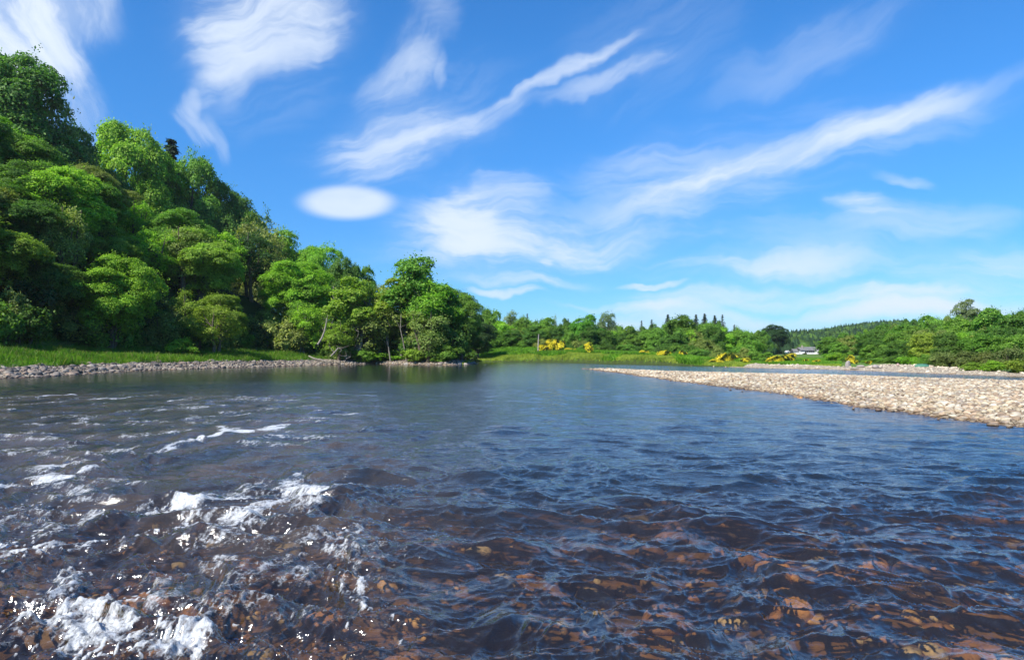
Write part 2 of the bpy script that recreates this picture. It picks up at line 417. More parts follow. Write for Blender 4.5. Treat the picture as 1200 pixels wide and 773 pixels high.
# ------------------------------------------------------------------ ground
def axis(segs):
    a = []
    for (lo, hi, st) in segs: a.append(np.arange(lo, hi, st))
    return np.concatenate(a)
xs = axis([(-4000, -1000, 300), (-1000, -300, 50), (-300, -90, 8), (-90, -50, 2), (-50, 46, .45), (46, 80, 1.2), (80, 300, 6), (300, 1000, 25), (1000, 4001, 200)])
ys = axis([(-400, -60, 40), (-60, 0, 4), (0, 100, .5), (100, 200, 1.2), (200, 400, 6), (400, 1000, 15), (1000, 6001, 250)])
X, Y = np.meshgrid(xs, ys); Z, DW, DB = landform(X, Y)
near = (Y < 110) & (DW > 0)
Z = Z + np.where(near, .06 * (fbm(X * 1.3, Y * 1.3, 4, 40) - .5), 0)
Z = Z + np.where(DW < -2, .3 * (fbm(X * .4, Y * .4, 4, 44) - .5), 0)
m_g, t, o_ = mat('ground')  # bed, gravel, grass, woodland floor, far bank line
g = t.nodes.new('ShaderNodeNewGeometry'); P = g.outputs['Position']
n1 = noise(t, .9, 5, .6, P); n2 = noise(t, 7, 4, .6, P); n3 = noise(t, .08, 3, .5, P)
grass = ramp(t, n2.outputs['Fac'], [(.3, (.035, .08, .012)), (.55, (.09, .19, .02)), (.75, (.16, .24, .04))])
dry = ramp(t, n2.outputs['Fac'], [(.3, (.10, .10, .03)), (.7, (.25, .23, .08))])
grass = mixc(t, ramp(t, n1.outputs['Fac'], [(.5, (0, 0, 0)), (.62, (.7, .7, .7))]), grass, dry)
peb = t.nodes.new('ShaderNodeTexVoronoi'); peb.inputs['Scale'].default_value = 9; t.links.new(P, peb.inputs['Vector'])
pebc = t.nodes.new('ShaderNodeSeparateColor'); t.links.new(peb.outputs['Color'], pebc.inputs[0])
gravel = ramp(t, pebc.outputs[0], [(0, (.26, .20, .14)), (.4, (.46, .38, .27)), (.8, (.58, .50, .37)), (1, (.66, .60, .48))])
gravel = mixc(t, 1, gravel, ramp(t, peb.outputs['Distance'], [(.2, (1, 1, 1)), (.9, (.35, .32, .3))]), 'MULTIPLY')
bed = ramp(t, n1.outputs['Fac'], [(.32, (.03, .024, .012)), (.43, (.12, .075, .03)), (.54, (.38, .19, .05)), (.66, (.55, .27, .07)), (.8, (.6, .42, .2))])
bed = mixc(t, .6, bed, ramp(t, n2.outputs['Fac'], [(.3, (.02, .018, .01)), (.6, (.22, .12, .04)), (.8, (.4, .3, .16))]))
litter_edge = ramp(t, n2.outputs['Fac'], [(.3, (.02, .03, .008)), (.6, (.05, .075, .015)), (.8, (.08, .07, .03))])
a1 = attr(t, 'cover')      # 0 bed, 1 gravel, 2 grass, 3 woodland floor and dark far bank line
c = mixc(t, mth(t, 'SUBTRACT', a1.outputs['Fac'], 0, clamp=True), bed, gravel)
c = mixc(t, mth(t, 'SUBTRACT', a1.outputs['Fac'], 1, clamp=True), c, grass)
c = mixc(t, mth(t, 'SUBTRACT', a1.outputs['Fac'], 2, clamp=True), c, litter_edge)
princ(t, o_, c, .92, .2, bumpn(t, n2.outputs['Fac'], .7, .06, bumpn(t, peb.outputs['Distance'], .4, .03)))
wob = (fbm(X * .6, Y * .6, 3, 50) - .5) * 2.5
edge = sand_edge(X, Y)
cover = np.where(DW > 0, np.where(Z > -.02, 1., 0.), 1 + sstep(-.6, .6, (-DW - edge + wob * .4)))
wood = sstep(14, 18, -DW + wob) * (X < -26) + sstep(3, 6, -DW + wob) * (X >= -26) * (X < -2) * (Y < 165)
wood = np.maximum(wood, (Y > 300) * 1.0)
cover = np.where((X > -8) & (Y > 80) & (X / np.maximum(Y, 1) < .31) & (DW < 1.6) & (DW > -.7), 3., cover)  # dark line of the undercut far bank, painted as ground colour
cover = np.where(DW < 0, cover + wood * (cover > 1.5), cover)
V = np.stack([X.ravel(), Y.ravel(), Z.ravel()], 1)
tag(mesh('ground', V, grid_faces(len(ys), len(xs)), m_g, True, {'cover': cover.ravel()}), kind='structure')

# ------------------------------------------------------------------ stones: shapes shared by copies
def stone_shape(seed, sub=2, flat=.5):
    bm = bmesh.new(); bmesh.ops.create_icosphere(bm, subdivisions=sub, radius=1)
    v = np.array([x.co[:] for x in bm.verts]); f = np.array([[q.index for q in p.verts] for p in bm.faces]); bm.free()
    r = np.random.default_rng(seed)
    # cut the ball with a few planes so that it gets facets and worn edges
    for _ in range(9):
        n = r.normal(size=3); n /= np.linalg.norm(n); h = r.uniform(.55, .85)
        d = v @ n; v = v - np.outer(np.maximum(d - h, 0) * .9, n)
    v = v * np.array([1, r.uniform(.6, .85), flat * r.uniform(.8, 1.25)])
    return v, f
SH2 = [stone_shape(100 + i) for i in range(10)]
SH1 = [stone_shape(200 + i, 1) for i in range(10)]
PAL_BAR = np.array([(.58, .50, .36), (.54, .44, .30), (.60, .54, .42), (.44, .34, .22), (.36, .26, .17), (.50, .37, .25), (.36, .30, .24), (.60, .53, .41), (.48, .39, .26), (.28, .21, .15)])
PAL_SHORE = np.array([(.27, .23, .20), (.18, .16, .145), (.30, .23, .18), (.13, .115, .10), (.36, .32, .27), (.22, .17, .14)])
PAL_BED = np.array([(.62, .34, .12), (.48, .26, .10), (.70, .46, .21), (.24, .16, .08), (.48, .37, .20), (.38, .20, .08), (.60, .49, .31), (.19, .14, .09)])
def stuff_stones(name, xs_, ys_, size, pal, material, label, cat, sub=1, up=.12, rngs=7, zoff=None):
    r = np.random.default_rng(rngs); n = len(xs_)
    z, _, _ = landform(xs_, ys_)
    if zoff is not None: z = z + zoff
    VV, FF, CC = [], [], []; base = 0
    sh = SH1 if sub == 1 else SH2
    var = r.integers(0, len(sh), n); ang = r.uniform(0, 6.28, n); tx = r.normal(0, .22, n); ty = r.normal(0, .22, n)
    col = pal[r.integers(0, len(pal), n)] * r.uniform(.75, 1.15, (n, 1))
    col = col * (.62 + .75 * fbm(xs_ * .35, ys_ * .35, 4, 88))[:, None]
    for k in range(len(sh)):
        idx = np.where(var == k)[0]
        if not len(idx): continue
        v, f = sh[k]; m = len(idx)
        P_ = v[None] * size[idx][:, None, None]
        zz = P_[..., 2] + P_[..., 0] * tx[idx][:, None] + P_[..., 1] * ty[idx][:, None]
        ca, sa = np.cos(ang[idx])[:, None], np.sin(ang[idx])[:, None]
        xx = P_[..., 0] * ca - P_[..., 1] * sa + xs_[idx][:, None]; yy = P_[..., 0] * sa + P_[..., 1] * ca + ys_[idx][:, None]
        zz = zz + (z[idx] + size[idx] * up)[:, None]
        VV.append(np.stack([xx, yy, zz], -1).reshape(-1, 3))
        FF.append((f[None] + (np.arange(m) * len(v))[:, None, None] + base).reshape(-1, 3)); base += m * len(v)
        CC.append(np.repeat(col[idx], len(v), 0))
    o = mesh(name, np.concatenate(VV), np.concatenate(FF), material, False, {'tint': np.concatenate(CC)})
    return tag(o, label, cat, None, 'stuff')
STONE_ME = {}
def stone_thing(name, x, y, z, s, col, ang, material, label, cat, group, k, sz=(1, 1, 1), tilt=(0, 0)):
    key = (k % 10, material.name)
    if key not in STONE_ME:
        v, f = SH2[k % 10]; STONE_ME[key] = mesh(name, v, f, material, material is M_BEDSTONE, link=False)
    o = obj(name, STONE_ME[key]); o.location = (x, y, z); o.scale = (s * sz[0], s * sz[1], s * sz[2]); o.rotation_euler = (tilt[0], tilt[1], ang)
    o.color = (*col, 1); tag(o, label, cat, group); return o

def in_view(x, y, pad=1.03):
    return (y > 2) & (np.abs(x) < y * .732 * pad)
# gravel bar ---------------------------------------------------------
r = np.random.default_rng(21)
bx = r.uniform(8, 45, 190000); by = r.uniform(10, 92, 190000)
zb, dwb, dbb = landform(bx, by)
keep = in_view(bx, by, 1.12) & (zb > -.07) & (dwb > .3) & (dbb > -1.2)
keep &= r.random(len(bx)) < np.clip(1.4 - by / 90, .25, 1)
bx, by, zb, dbb = bx[keep], by[keep], zb[keep], dbb[keep]
sz = np.exp(r.normal(-2.7, .55, len(bx))) * (1 + by / 110); sz = np.clip(sz, .03, .18)
vis = sz / by                                    # apparent size
cand = np.argsort(-vis * in_view(bx, by, 1.0))[:300]
sel = np.zeros(len(bx), bool); sel[cand] = True
for i in np.where(sel)[0]:
    edge_ = dbb[i] < .5
    c = PAL_BAR[r.integers(0, 10)] * r.uniform(.75, 1.15)
    stone_thing('river_stone', bx[i], by[i], zb[i] + sz[i] * .12, sz[i], c, r.uniform(0, 6.28), M_STONE,
                f"{'cream' if c[0] > .5 else 'tan' if c[0] > .4 else 'dark brown'} {'large ' if sz[i] > .2 else ''}stone {'at the waterline' if edge_ else 'up on the back' if dbb[i] > 3 else 'on the front slope'} of the gravel bar {'at its right end' if by[i] < 22 else 'in its middle' if by[i] < 34 else 'towards its tip'}", 'stone',
                'large stones on the gravel bar' if not edge_ else 'stones at the edge of the gravel bar', int(r.integers(0, 10)), tilt=(r.normal(0, .15), r.normal(0, .15)))
stuff_stones('gravel_bar', bx[~sel], by[~sel], sz[~sel], PAL_BAR, M_STONES, 'pale gravel bar of countless small rounded stones', 'gravel', 1, .15)
# left shore -----------------------------------------------------------
lx = r.uniform(-52, -4, 60000); ly = r.uniform(44, 125, 60000); zz, dl, _ = landform(lx, ly)
lim = 4.4 + 1.2 * (fbm(lx * .5, ly * .5, 2, 60) - .5)
k_ = in_view(lx, ly, 1.1) & (dl < .9) & (dl > -lim) & (lx < -3)
lx, ly, dl = lx[k_], ly[k_], dl[k_]
ls = np.clip(np.exp(r.normal(-1.75, .45, len(lx))), .08, .55)
cand = np.argsort(-ls / ly * in_view(lx, ly, 1.0))[:130]; sel = np.zeros(len(lx), bool); sel[cand] = True
zl_, _, _ = landform(lx, ly)
for i in np.where(sel)[0]:
    stone_thing('shore_stone', lx[i], ly[i], zl_[i] + ls[i] * .1, ls[i], PAL_SHORE[r.integers(0, 6)] * r.uniform(.8, 1.2), r.uniform(0, 6.28), M_STONE,
                f"{'broad' if ls[i] > .4 else 'small' if ls[i] < .3 else 'mid sized'} grey pink cobble on the left shore {'at the frame edge' if lx[i] / ly[i] < -.6 else 'below the thorn tree' if lx[i] / ly[i] > -.45 else 'below the open grass'}", 'stone', 'large cobbles on the left shore', int(r.integers(0, 10)))
stuff_stones('shore_cobbles', lx[~sel], ly[~sel], ls[~sel] * .8, PAL_SHORE, M_STONES, 'strip of grey and pink cobbles along the left shore', 'cobbles', 1, .1, 8)
# stones at the foot of the far bank and the right beach
fx = r.uniform(-20, 60, 50000); fy = r.uniform(50, 150, 50000); _, df, _ = landform(fx, fy)
tt_ = fx / fy
k_ = in_view(fx, fy, 1.1) & (df < .3) & (df > -sand_edge(fx, fy)) & (tt_ > .22) & (fx > -8) & (r.random(50000) < np.where(tt_ > .3, .5, .35))
fx, fy = fx[k_], fy[k_]
PAL_BEACH = np.array([(.70, .61, .46), (.74, .66, .52), (.62, .52, .38), (.56, .46, .34)])
stuff_stones('beach_pebbles', fx, fy, np.clip(np.exp(r.normal(-2.3, .5, len(fx))), .05, .3), PAL_BEACH, M_STONES, 'cream pebble beach along the far channel', 'pebbles', 1, .1, 9)
# submerged bed stones ---------------------------------------------------
ROCKS = []                                       # x, y, r : those that lift the water
for (px, py, rr_) in ((905, 640, .34), (1075, 560, .34), (995, 612, .33), (860, 625, .36), (745, 560, .3), (805, 500, .5), (470, 735, .22), (630, 745, .24), (790, 745, .2),
                      (700, 690, .26), (560, 620, .22), (590, 650, .26), (640, 545, .3), (520, 580, .2), (340, 620, .3), (380, 690, .25), (250, 640, .3), (560, 560, .3), (930, 690, .16),
                      (1100, 700, .22), (1180, 735, .2), (1170, 575, .4), (600, 500, .5), (880, 560, .3), (690, 600, .24), (430, 560, .35), (300, 730, .22), (1060, 640, .25), (980, 755, .2), (760, 620, .25)):
    x, y = G(px, py); ROCKS.append((x, y, rr_))
LIFT = len(ROCKS)
for i in range(150):
    y = 3.2 + 30 * r.random() ** 1.5; x = r.uniform(-.78, .78) * y
    ROCKS.append((x, y, r.uniform(.12, .3) * (1 + y / 40)))
for i, (x, y, s) in enumerate(ROCKS):
    z = HT(x, y)
    if z > -.24 or float(landform(np.array([x]), np.array([y]))[2][0]) > -2.2: continue
    c = PAL_BED[r.integers(0, 8)] * r.uniform(.9, 1.5)
    stone_thing('submerged_stone', x, y, min(z + s * .18, -.15 - s * .42), s, c, r.uniform(0, 6.28), M_BEDSTONE, 'rusty brown stone seen through the shallow fast water', 'stone',
                'stones under the water', int(r.integers(0, 10)))
ux = r.uniform(-24, 24, 60000); uy = 2.5 + 32 * r.random(60000) ** 1.3
zu, _, dbu = landform(ux, uy); k_ = in_view(ux, uy, 1.15) & (zu < -.05) & (r.random(60000) < .3)
ux, uy = ux[k_], uy[k_]
us = np.clip(np.exp(r.normal(-2.6, .45, len(ux))), .03, .16)
stuff_stones('riverbed_pebbles', ux, uy, us, PAL_BED * 1.1, M_BEDSTONES, 'amber and brown pebbles covering the riverbed under the water', 'pebbles', 1, .2, 12)

# ------------------------------------------------------------------ water
yy = [1.2]
while yy[-1] < 12: yy.append(yy[-1] * 1.0030 + .001)
while yy[-1] < 70: yy.append(yy[-1] * 1.0034)
while yy[-1] < 240: yy.append(yy[-1] * 1.012)
yy = np.array([-60, -20, -5, 0, .7] + yy)
uu = np.concatenate([[-3, -1.6, -1.15], np.linspace(-1, 1, 1180), [1.15, 1.6, 3]])
wid = 2.2 + .79 * np.maximum(yy, 0)
U, YY = np.meshgrid(uu, yy); WX = U * wid[:, None]; WX = np.where(np.abs(U) > 1.2, np.sign(U) * np.maximum(np.abs(WX), 30 + np.abs(U) * 40), WX); WY = YY
fx_, fy_ = -.22, -.975
def flow(x, y): return x * fx_ + y * fy_, x * fy_ - y * fx_      # along, across
wx1 = fbm(WX * .55, WY * .4, 3, 70) - .5; wy1 = fbm(WX * .55, WY * .4, 3, 75) - .5
PX = WX + 1.5 * wx1; PY = WY + 1.5 * wy1
s_, a_ = flow(PX, PY)
_, dww, dbw = landform(WX, WY)
fade = lambda lam: sstep(1.0, .35, WY * .0036 * (WY / CH) ** .35 / lam)   # drop what the sheet cannot carry
left_r = sstep(.06, -.25, WX / np.maximum(WY, 1) + .004 * WY)             # rapids on the left
rough = .20 + .60 * sstep(26, 6, WY) + .60 * left_r * sstep(44, 32, WY)
rough *= (1 - .8 * sstep(36, 47, WY + 4 * wx1 - 5 * left_r)) * sstep(.0, 1.5, np.abs(dww))
rough *= .75 + .6 * fbm(WX * .22, WY * .14, 3, 78)
ridge = lambda n: 1 - np.abs(2 * n - 1)
b1 = ridge(vnoise(s_ * .75, a_ * .5, 1)) ; b2 = ridge(vnoise(s_ * 1.7, a_ * 1.05, 2)); b3 = vnoise(s_ * 3.9, a_ * 2.6, 3)
b4 = ridge(vnoise(s_ * 6.5, a_ * 5.5, 4)); b5 = ridge(vnoise(s_ * 14, a_ * 13, 5)); b6 = vnoise(s_ * 27, a_ * 30, 6)
warp2 = 1.1 * (fbm(WX * 1.9, WY * 1.9, 3, 82) - .5)
st1 = ridge(vnoise(s_ * 2.2 + warp2 * 3, (a_ + warp2) * 15, 8)); st2 = ridge(vnoise(s_ * 3.2, (a_ + warp2 * 1.3) * 34, 9))
H = rough * (.10 * (b1 - .5) + .085 * (b2 - .5) + .07 * (b3 - .5) * fade(.25) + .044 * (b4 - .5) * fade(.15) + .019 * (b5 - .5) * fade(.07) + .008 * (b6 - .5) * fade(.035))
H += rough * (.007 * st1 * fade(.07) + .0035 * st2 * fade(.03))
# quiet pool: small wind ripples
calm = sstep(22, 45, WY)
H += calm * (.010 * (vnoise(WX * 1.2, WY * 2.0, 11) - .5) + .008 * (vnoise(WX * 2.6, WY * 4, 12) - .5)) * sstep(0, 2, np.abs(dww))
for (x, y, s) in ROCKS[:LIFT + 25]:                         # water pushed up over the stones, dip and wake behind
    if y > 30: continue
    m = (np.abs(WX - x) < 5 * s) & (np.abs(WY - y + s * .6) < 6 * s)
    if not m.any(): continue
    dx = WX[m] - x; dy = WY[m] - y; ss, aa = flow(dx, dy)
    vr = (.35 + .65 * max(0., min(1., (15 - y) / 6))) * (.55 + .9 * vnoise(np.array([x * 3.1]), np.array([y * 2.7]), 31)[0])
    H[m] += vr * .30 * s * np.exp(-((ss / (.75 * s)) ** 2 + (aa / (1.7 * s)) ** 2)) - vr * .24 * s * np.exp(-(((ss - 1.3 * s) / (.8 * s)) ** 2 + (aa / (1.1 * s)) ** 2)) + .12 * s * np.exp(-(((ss - 2.6 * s) / (.7 * s)) ** 2 + (aa / (1.4 * s)) ** 2))
# foam, with sun glints painted in as white specks --------------------------------------------------------------------
zone = np.zeros_like(WX)
def foam_glint(pts, wpx, amt):
    """pts: points on the water along the breaking crest; wpx: half width there"""
    global zone
    P_ = [G(*p) for p in pts]
    if amt > .5: amt = min(1.2, .36 + .80 * amt)
    for (a, b) in zip(P_[:-1], P_[1:]):
        ex, ey = b[0] - a[0], b[1] - a[1]
        m = (WY > min(a[1], b[1]) - 6) & (WY < max(a[1], b[1]) + 6)
        qx, qy = WX[m] + 1.5 * wx1[m], WY[m] + 3.6 * wy1[m]
        tq = np.clip(((qx - a[0]) * ex + (qy - a[1]) * ey) / (ex * ex + ey * ey + 1e-9), 0, 1)
        cy_ = a[1] + tq * ey; dxq = qx - (a[0] + tq * ex); dyq = (qy - cy_) * (CH / cy_) ** .5 * .8
        wv = wpx * 1.35 * cy_ / F
        zone[m] = np.maximum(zone[m], amt * np.exp(-(dxq ** 2 * .5 + dyq ** 2 * .35) / (wv * wv)))
foam_glint([(362, 572), (320, 572), (270, 578), (225, 588)], 14, 1.0)
foam_glint([(225, 588), (190, 600), (150, 600)], 10, .66)
foam_glint([(300, 596), (260, 606), (235, 632), (262, 636)], 12, .8)
foam_glint([(200, 634), (140, 648), (90, 660), (30, 675), (0, 690)], 15, .72)
foam_glint([(90, 690), (20, 720)], 12, .55)
foam_glint([(320, 498), (270, 508), (220, 522), (180, 535), (150, 548)], 8, .95)
foam_glint([(270, 500), (310, 504)], 7, .9)
foam_glint([(110, 510), (60, 517), (0, 528)], 8, .66)
foam_glint([(130, 575), (95, 568), (40, 570), (0, 575)], 12, .72)
foam_glint([(60, 604), (20, 615)], 14, .6)
foam_glint([(-20, 772), (50, 764), (105, 752), (150, 762), (225, 770)], 24, 1.15)
foam_glint([(-20, 785), (180, 785)], 18, .9)
foam_glint([(0, 548), (60, 552), (120, 560)], 9, .62)
foam_glint([(10, 600), (70, 590), (150, 592)], 10, .62)
foam_glint([(0, 640), (60, 632)], 12, .55)
foam_glint([(230, 530), (310, 520)], 6, .55)
foam_glint([(140, 497), (220, 492), (290, 486)], 5, .6)
foam_glint([(20, 466), (90, 463)], 3, .6)
foam_glint([(60, 526), (130, 519), (180, 512)], 6, .62)
foam_glint([(370, 487), (430, 483)], 3, .55)
foam_glint([(120, 745), (100, 738)], 8, .9)
foam_glint([(90, 470), (140, 468)], 4, .9); foam_glint([(150, 482), (205, 482)], 4, .75); foam_glint([(0, 480), (30, 486)], 6, .7)
foam_glint([(200, 470), (320, 466)], 4, .55); foam_glint([(280, 500), (210, 505)], 6, .6); foam_glint([(40, 500), (110, 492)], 6, .55)
foam_glint([(150, 525), (60, 540)], 9, .55); foam_glint([(380, 470), (340, 467)], 3, .5)
foam_glint([(512, 576), (530, 578)], 5, .4); foam_glint([(475, 683), (492, 690)], 6, .95); foam_glint([(838, 609), (860, 613)], 7, .5); foam_glint([(868, 618), (885, 628)], 5, .55)
foam_glint([(435, 500), (415, 505)], 3, .55); foam_glint([(860, 480), (820, 478)], 2, .0)
foam_glint([(566, 427.2), (578, 427.0)], 1.2, .8); foam_glint([(590, 428), (620, 428.2)], 1.0, .7); foam_glint([(640, 429), (655, 429)], .8, .55)
fs0, fa0 = flow(WX, WY)
foam_glint([(390, 700), (500, 660)], 30, .30); foam_glint([(400, 740), (480, 700)], 30, .34); foam_glint([(150, 690), (60, 740)], 40, .26); foam_glint([(250, 710), (330, 680)], 30, .22)  # weak zones where the painted sun glints cluster
lace = left_r * sstep(42, 33, WY) * (.27 + .15 * sstep(6, 11, WY)) * (.55 + 1.0 * sstep(.42, .6, fbm(fs0 * .35, fa0 * .9, 3, 95))) * sstep(2.5, 6, WY)
fs, fa = flow(WX + .6 * wx1, WY + .6 * wy1)
zone = np.minimum(zone, 1.0) * (.66 + .5 * fbm(WX * 1.5, WY * 1.5, 2, 97)) * (1 + .26 * sstep(7, 11, WY))
zone = zone * (1 - sstep(7.5, 11, WY) * (.75 - 1.1 * vnoise(WX * 1.1 + 3, WY * .7, 98)))
zone = zone * (.68 + .5 * vnoise(WX * 3.3, WY * 2.2, 99)) * (1 - .10 * sstep(9, 14, WY))
fn = .36 * ridge(vnoise(fs * 2.0 + warp2, (fa + warp2 * .4) * 5.0, 20)) + .34 * ridge(vnoise(fs * 6.5 + warp2, (fa + warp2 * .3) * 13, 21)) + .30 * ridge(vnoise(fs * 17, fa * 26, 22))
fn2 = vnoise(WX * 26, WY * 20, 24); crest = sstep(-.02, .10, H)
z_ = np.maximum(zone, np.minimum(lace * (.5 + crest), .68))
foam_glint_a = sstep(1.02, 1.62, z_ * .95 + fn * .80 + .08 * crest) * .95
glint_speck = sstep(.86, .95, fn2 + .35 * zone - .12) * sstep(.12, .3, z_) * .9  # white specks painted into the foam mask as sun glints
near_fade = sstep(14, 8, WY)
foam_glint_a = np.clip(np.maximum(foam_glint_a, glint_speck * near_fade), 0, 1)  # foam and painted glints share one mask
H += foam_glint_a * (.004 + .020 * vnoise(WX * 9, WY * 9, 26) * fade(.1) + .014 * vnoise(WX * 24, WY * 24, 27) * fade(.05)) * np.clip(rough, .2, 1)
H += zone * .03 * np.clip(rough * 1.4, 0, 1)
H = np.where((np.abs(U) > 1.01) | (WY < .8), 0, H)
depth = -landform(WX, WY)[0]
V = np.stack([WX.ravel(), WY.ravel(), H.ravel()], 1)
# water
m_w, t, o_ = mat('water')
g = t.nodes.new('ShaderNodeNewGeometry'); P = g.outputs['Position']
mp = t.nodes.new('ShaderNodeMapping'); mp.inputs['Scale'].default_value = (1.0, 1.5, 1.0); t.links.new(P, mp.inputs['Vector'])
nA = noise(t, 2.2, 5, .62, mp.outputs[0], .8); nB = noise(t, 14, 3, .6, mp.outputs[0], .6)
ra = attr(t, 'rough')
b = t.nodes.new('ShaderNodeBump'); b.inputs['Distance'].default_value = .11; t.links.new(nA.outputs['Fac'], b.inputs['Height']); t.links.new(mth(t, 'MULTIPLY', ra.outputs['Fac'], .55, clamp=True), b.inputs['Strength'])
b2 = t.nodes.new('ShaderNodeBump'); b2.inputs['Distance'].default_value = .02; t.links.new(nB.outputs['Fac'], b2.inputs['Height']); t.links.new(mth(t, 'MULTIPLY', ra.outputs['Fac'], .5, clamp=True), b2.inputs['Strength']); t.links.new(b.outputs[0], b2.inputs['Normal'])
nrm = b2.outputs[0]
fr = t.nodes.new('ShaderNodeFresnel'); fr.inputs['IOR'].default_value = 1.75; t.links.new(nrm, fr.inputs['Normal'])
gl = t.nodes.new('ShaderNodeBsdfGlossy'); gl.inputs['Roughness'].default_value = .10; t.links.new(nrm, gl.inputs['Normal']); gl.inputs['Color'].default_value = (1, 1, 1, 1)
tr = t.nodes.new('ShaderNodeBsdfTransparent'); tr.inputs['Color'].default_value = (.95, .87, .72, 1)
df = t.nodes.new('ShaderNodeBsdfDiffuse'); df.inputs['Color'].default_value = (.034, .024, .012, 1)
dp = attr(t, 'depth')
t.links.new(ramp(t, dp.outputs['Fac'], [(.25, (.045, .028, .012)), (.75, (.014, .018, .021))]), df.inputs['Color'])
aer = attr(t, 'aeration')
t.links.new(mixc(t, aer.outputs['Fac'], df.inputs['Color'].links[0].from_socket, (.115, .085, .055)), df.inputs['Color'])
body = t.nodes.new('ShaderNodeMixShader'); t.links.new(dp.outputs['Fac'], body.inputs[0]); t.links.new(tr.outputs[0], body.inputs[1]); t.links.new(df.outputs[0], body.inputs[2])
sf = t.nodes.new('ShaderNodeMixShader'); t.links.new(fr.outputs[0], sf.inputs[0]); t.links.new(body.outputs[0], sf.inputs[1]); t.links.new(gl.outputs[0], sf.inputs[2])
fo = t.nodes.new('ShaderNodeBsdfPrincipled'); fo.inputs['Base Color'].default_value = (.58, .60, .61, 1); fo.inputs['Roughness'].default_value = .45
fa_ = attr(t, 'foam_glint'); nF = noise(t, 34, 5, .75, P, .6)
t.links.new(bumpn(t, nF.outputs['Fac'], .8, .02), fo.inputs['Normal'])
ff = t.nodes.new('ShaderNodeMapRange'); t.links.new(mth(t, 'ADD', fa_.outputs['Fac'], mth(t, 'MULTIPLY', mth(t, 'SUBTRACT', nF.outputs['Fac'], .5), 2.0)), ff.inputs['Value'])
ff.inputs['From Min'].default_value = .22; ff.inputs['From Max'].default_value = 1.0
fm = t.nodes.new('ShaderNodeMixShader'); t.links.new(mth(t, 'MULTIPLY', ff.outputs[0], sgn := mth(t, 'GREATER_THAN', fa_.outputs['Fac'], .02)), fm.inputs[0])
t.links.new(sf.outputs[0], fm.inputs[1]); t.links.new(fo.outputs[0], fm.inputs[2]); t.links.new(fm.outputs[0], o_.inputs[0])
turb = np.clip(1 - np.exp(-np.maximum(depth, 0) * (1.2 + .8 * sstep(6, 12, WY)) * (.7 + .9 * fbm(WX * .7, WY * .7, 3, 90))), 0, 1) * .9 + .0 + .34 * sstep(5.5, 14, WY)
turb = np.clip(turb, 0, .97)
turb = np.where(WY > 30, np.maximum(turb, sstep(30, 45, WY) * .95), turb)
aera = left_r * sstep(44, 32, WY) * sstep(4, 9, WY) * np.clip(.25 + 1.2 * (fbm(fs * .7, fa * 1.6, 3, 93) - .3), 0, .8)
turb = np.maximum(turb, aera * .9)
rb = np.clip(.22 + .6 * sstep(5, 14, WY) + .35 * left_r - .62 * sstep(40, 54, WY) * sstep(.12, -.12, WX / np.maximum(WY, 1)), .12, 1)
tag(mesh('river_water', V, grid_faces(len(yy), len(uu)), m_w, True, {'foam_glint': foam_glint_a.ravel(), 'depth': turb.ravel(), 'rough': rb.ravel(), 'aeration': aera.ravel()}), kind='structure')

#TREES#
# ------------------------------------------------------------------ trees
def unit(v): return v / np.maximum(np.linalg.norm(v, axis=-1, keepdims=True), 1e-6)
def leaves(c, n, size, r, aspect=.55):
    """diamond leaves: centres c, normals n"""
    m = len(c); t_ = unit(np.cross(n, r.normal(size=(m, 3)))); b_ = np.cross(n, t_)
    s = (size * r.uniform(.65, 1.3, m))[:, None]
    droop = n * s * .18
    V = np.stack([c - t_ * s - droop, c + b_ * s * aspect, c + t_ * s - droop, c - b_ * s * aspect], 1).reshape(-1, 3)
    F_ = np.arange(m * 4).reshape(-1, 4)
    return V, F_, np.repeat(r.random(m), 4)
def tube(path, rad, n=7):
    path = np.asarray(path, float); rad = np.asarray(rad, float); m = len(path)
    tg = unit(np.gradient(path, axis=0)); a = unit(np.cross(tg, [.31, .95, .05])); b = np.cross(tg, a)
    th = np.linspace(0, 2 * math.pi, n, endpoint=False)
    V = path[:, None] + rad[:, None, None] * (a[:, None] * np.cos(th)[None, :, None] + b[:, None] * np.sin(th)[None, :, None])
    i = np.arange(m - 1)[:, None] * n; j = np.arange(n)[None]; k = (j + 1) % n
    return V.reshape(-1, 3), np.stack([i + j, i + k, i + n + k, i + n + j], -1).reshape(-1, 4)
def wig(a, b, n, amp, r, sag=0):
    a = np.asarray(a, float); b = np.asarray(b, float); u = np.linspace(0, 1, n)[:, None]
    p = a + (b - a) * u; w_ = np.cumsum(r.normal(0, amp, (n, 3)), 0); w_ -= u * w_[-1]; w_[0] = 0
    p = p + w_; p[:, 2] += sag * np.sin(u[:, 0] * math.pi); return p
def join(parts):
    V, F_ = [], []; base = 0
    for v, f in parts: V.append(v); F_.append(f + base); base += len(v)
    return np.concatenate(V), np.concatenate(F_)
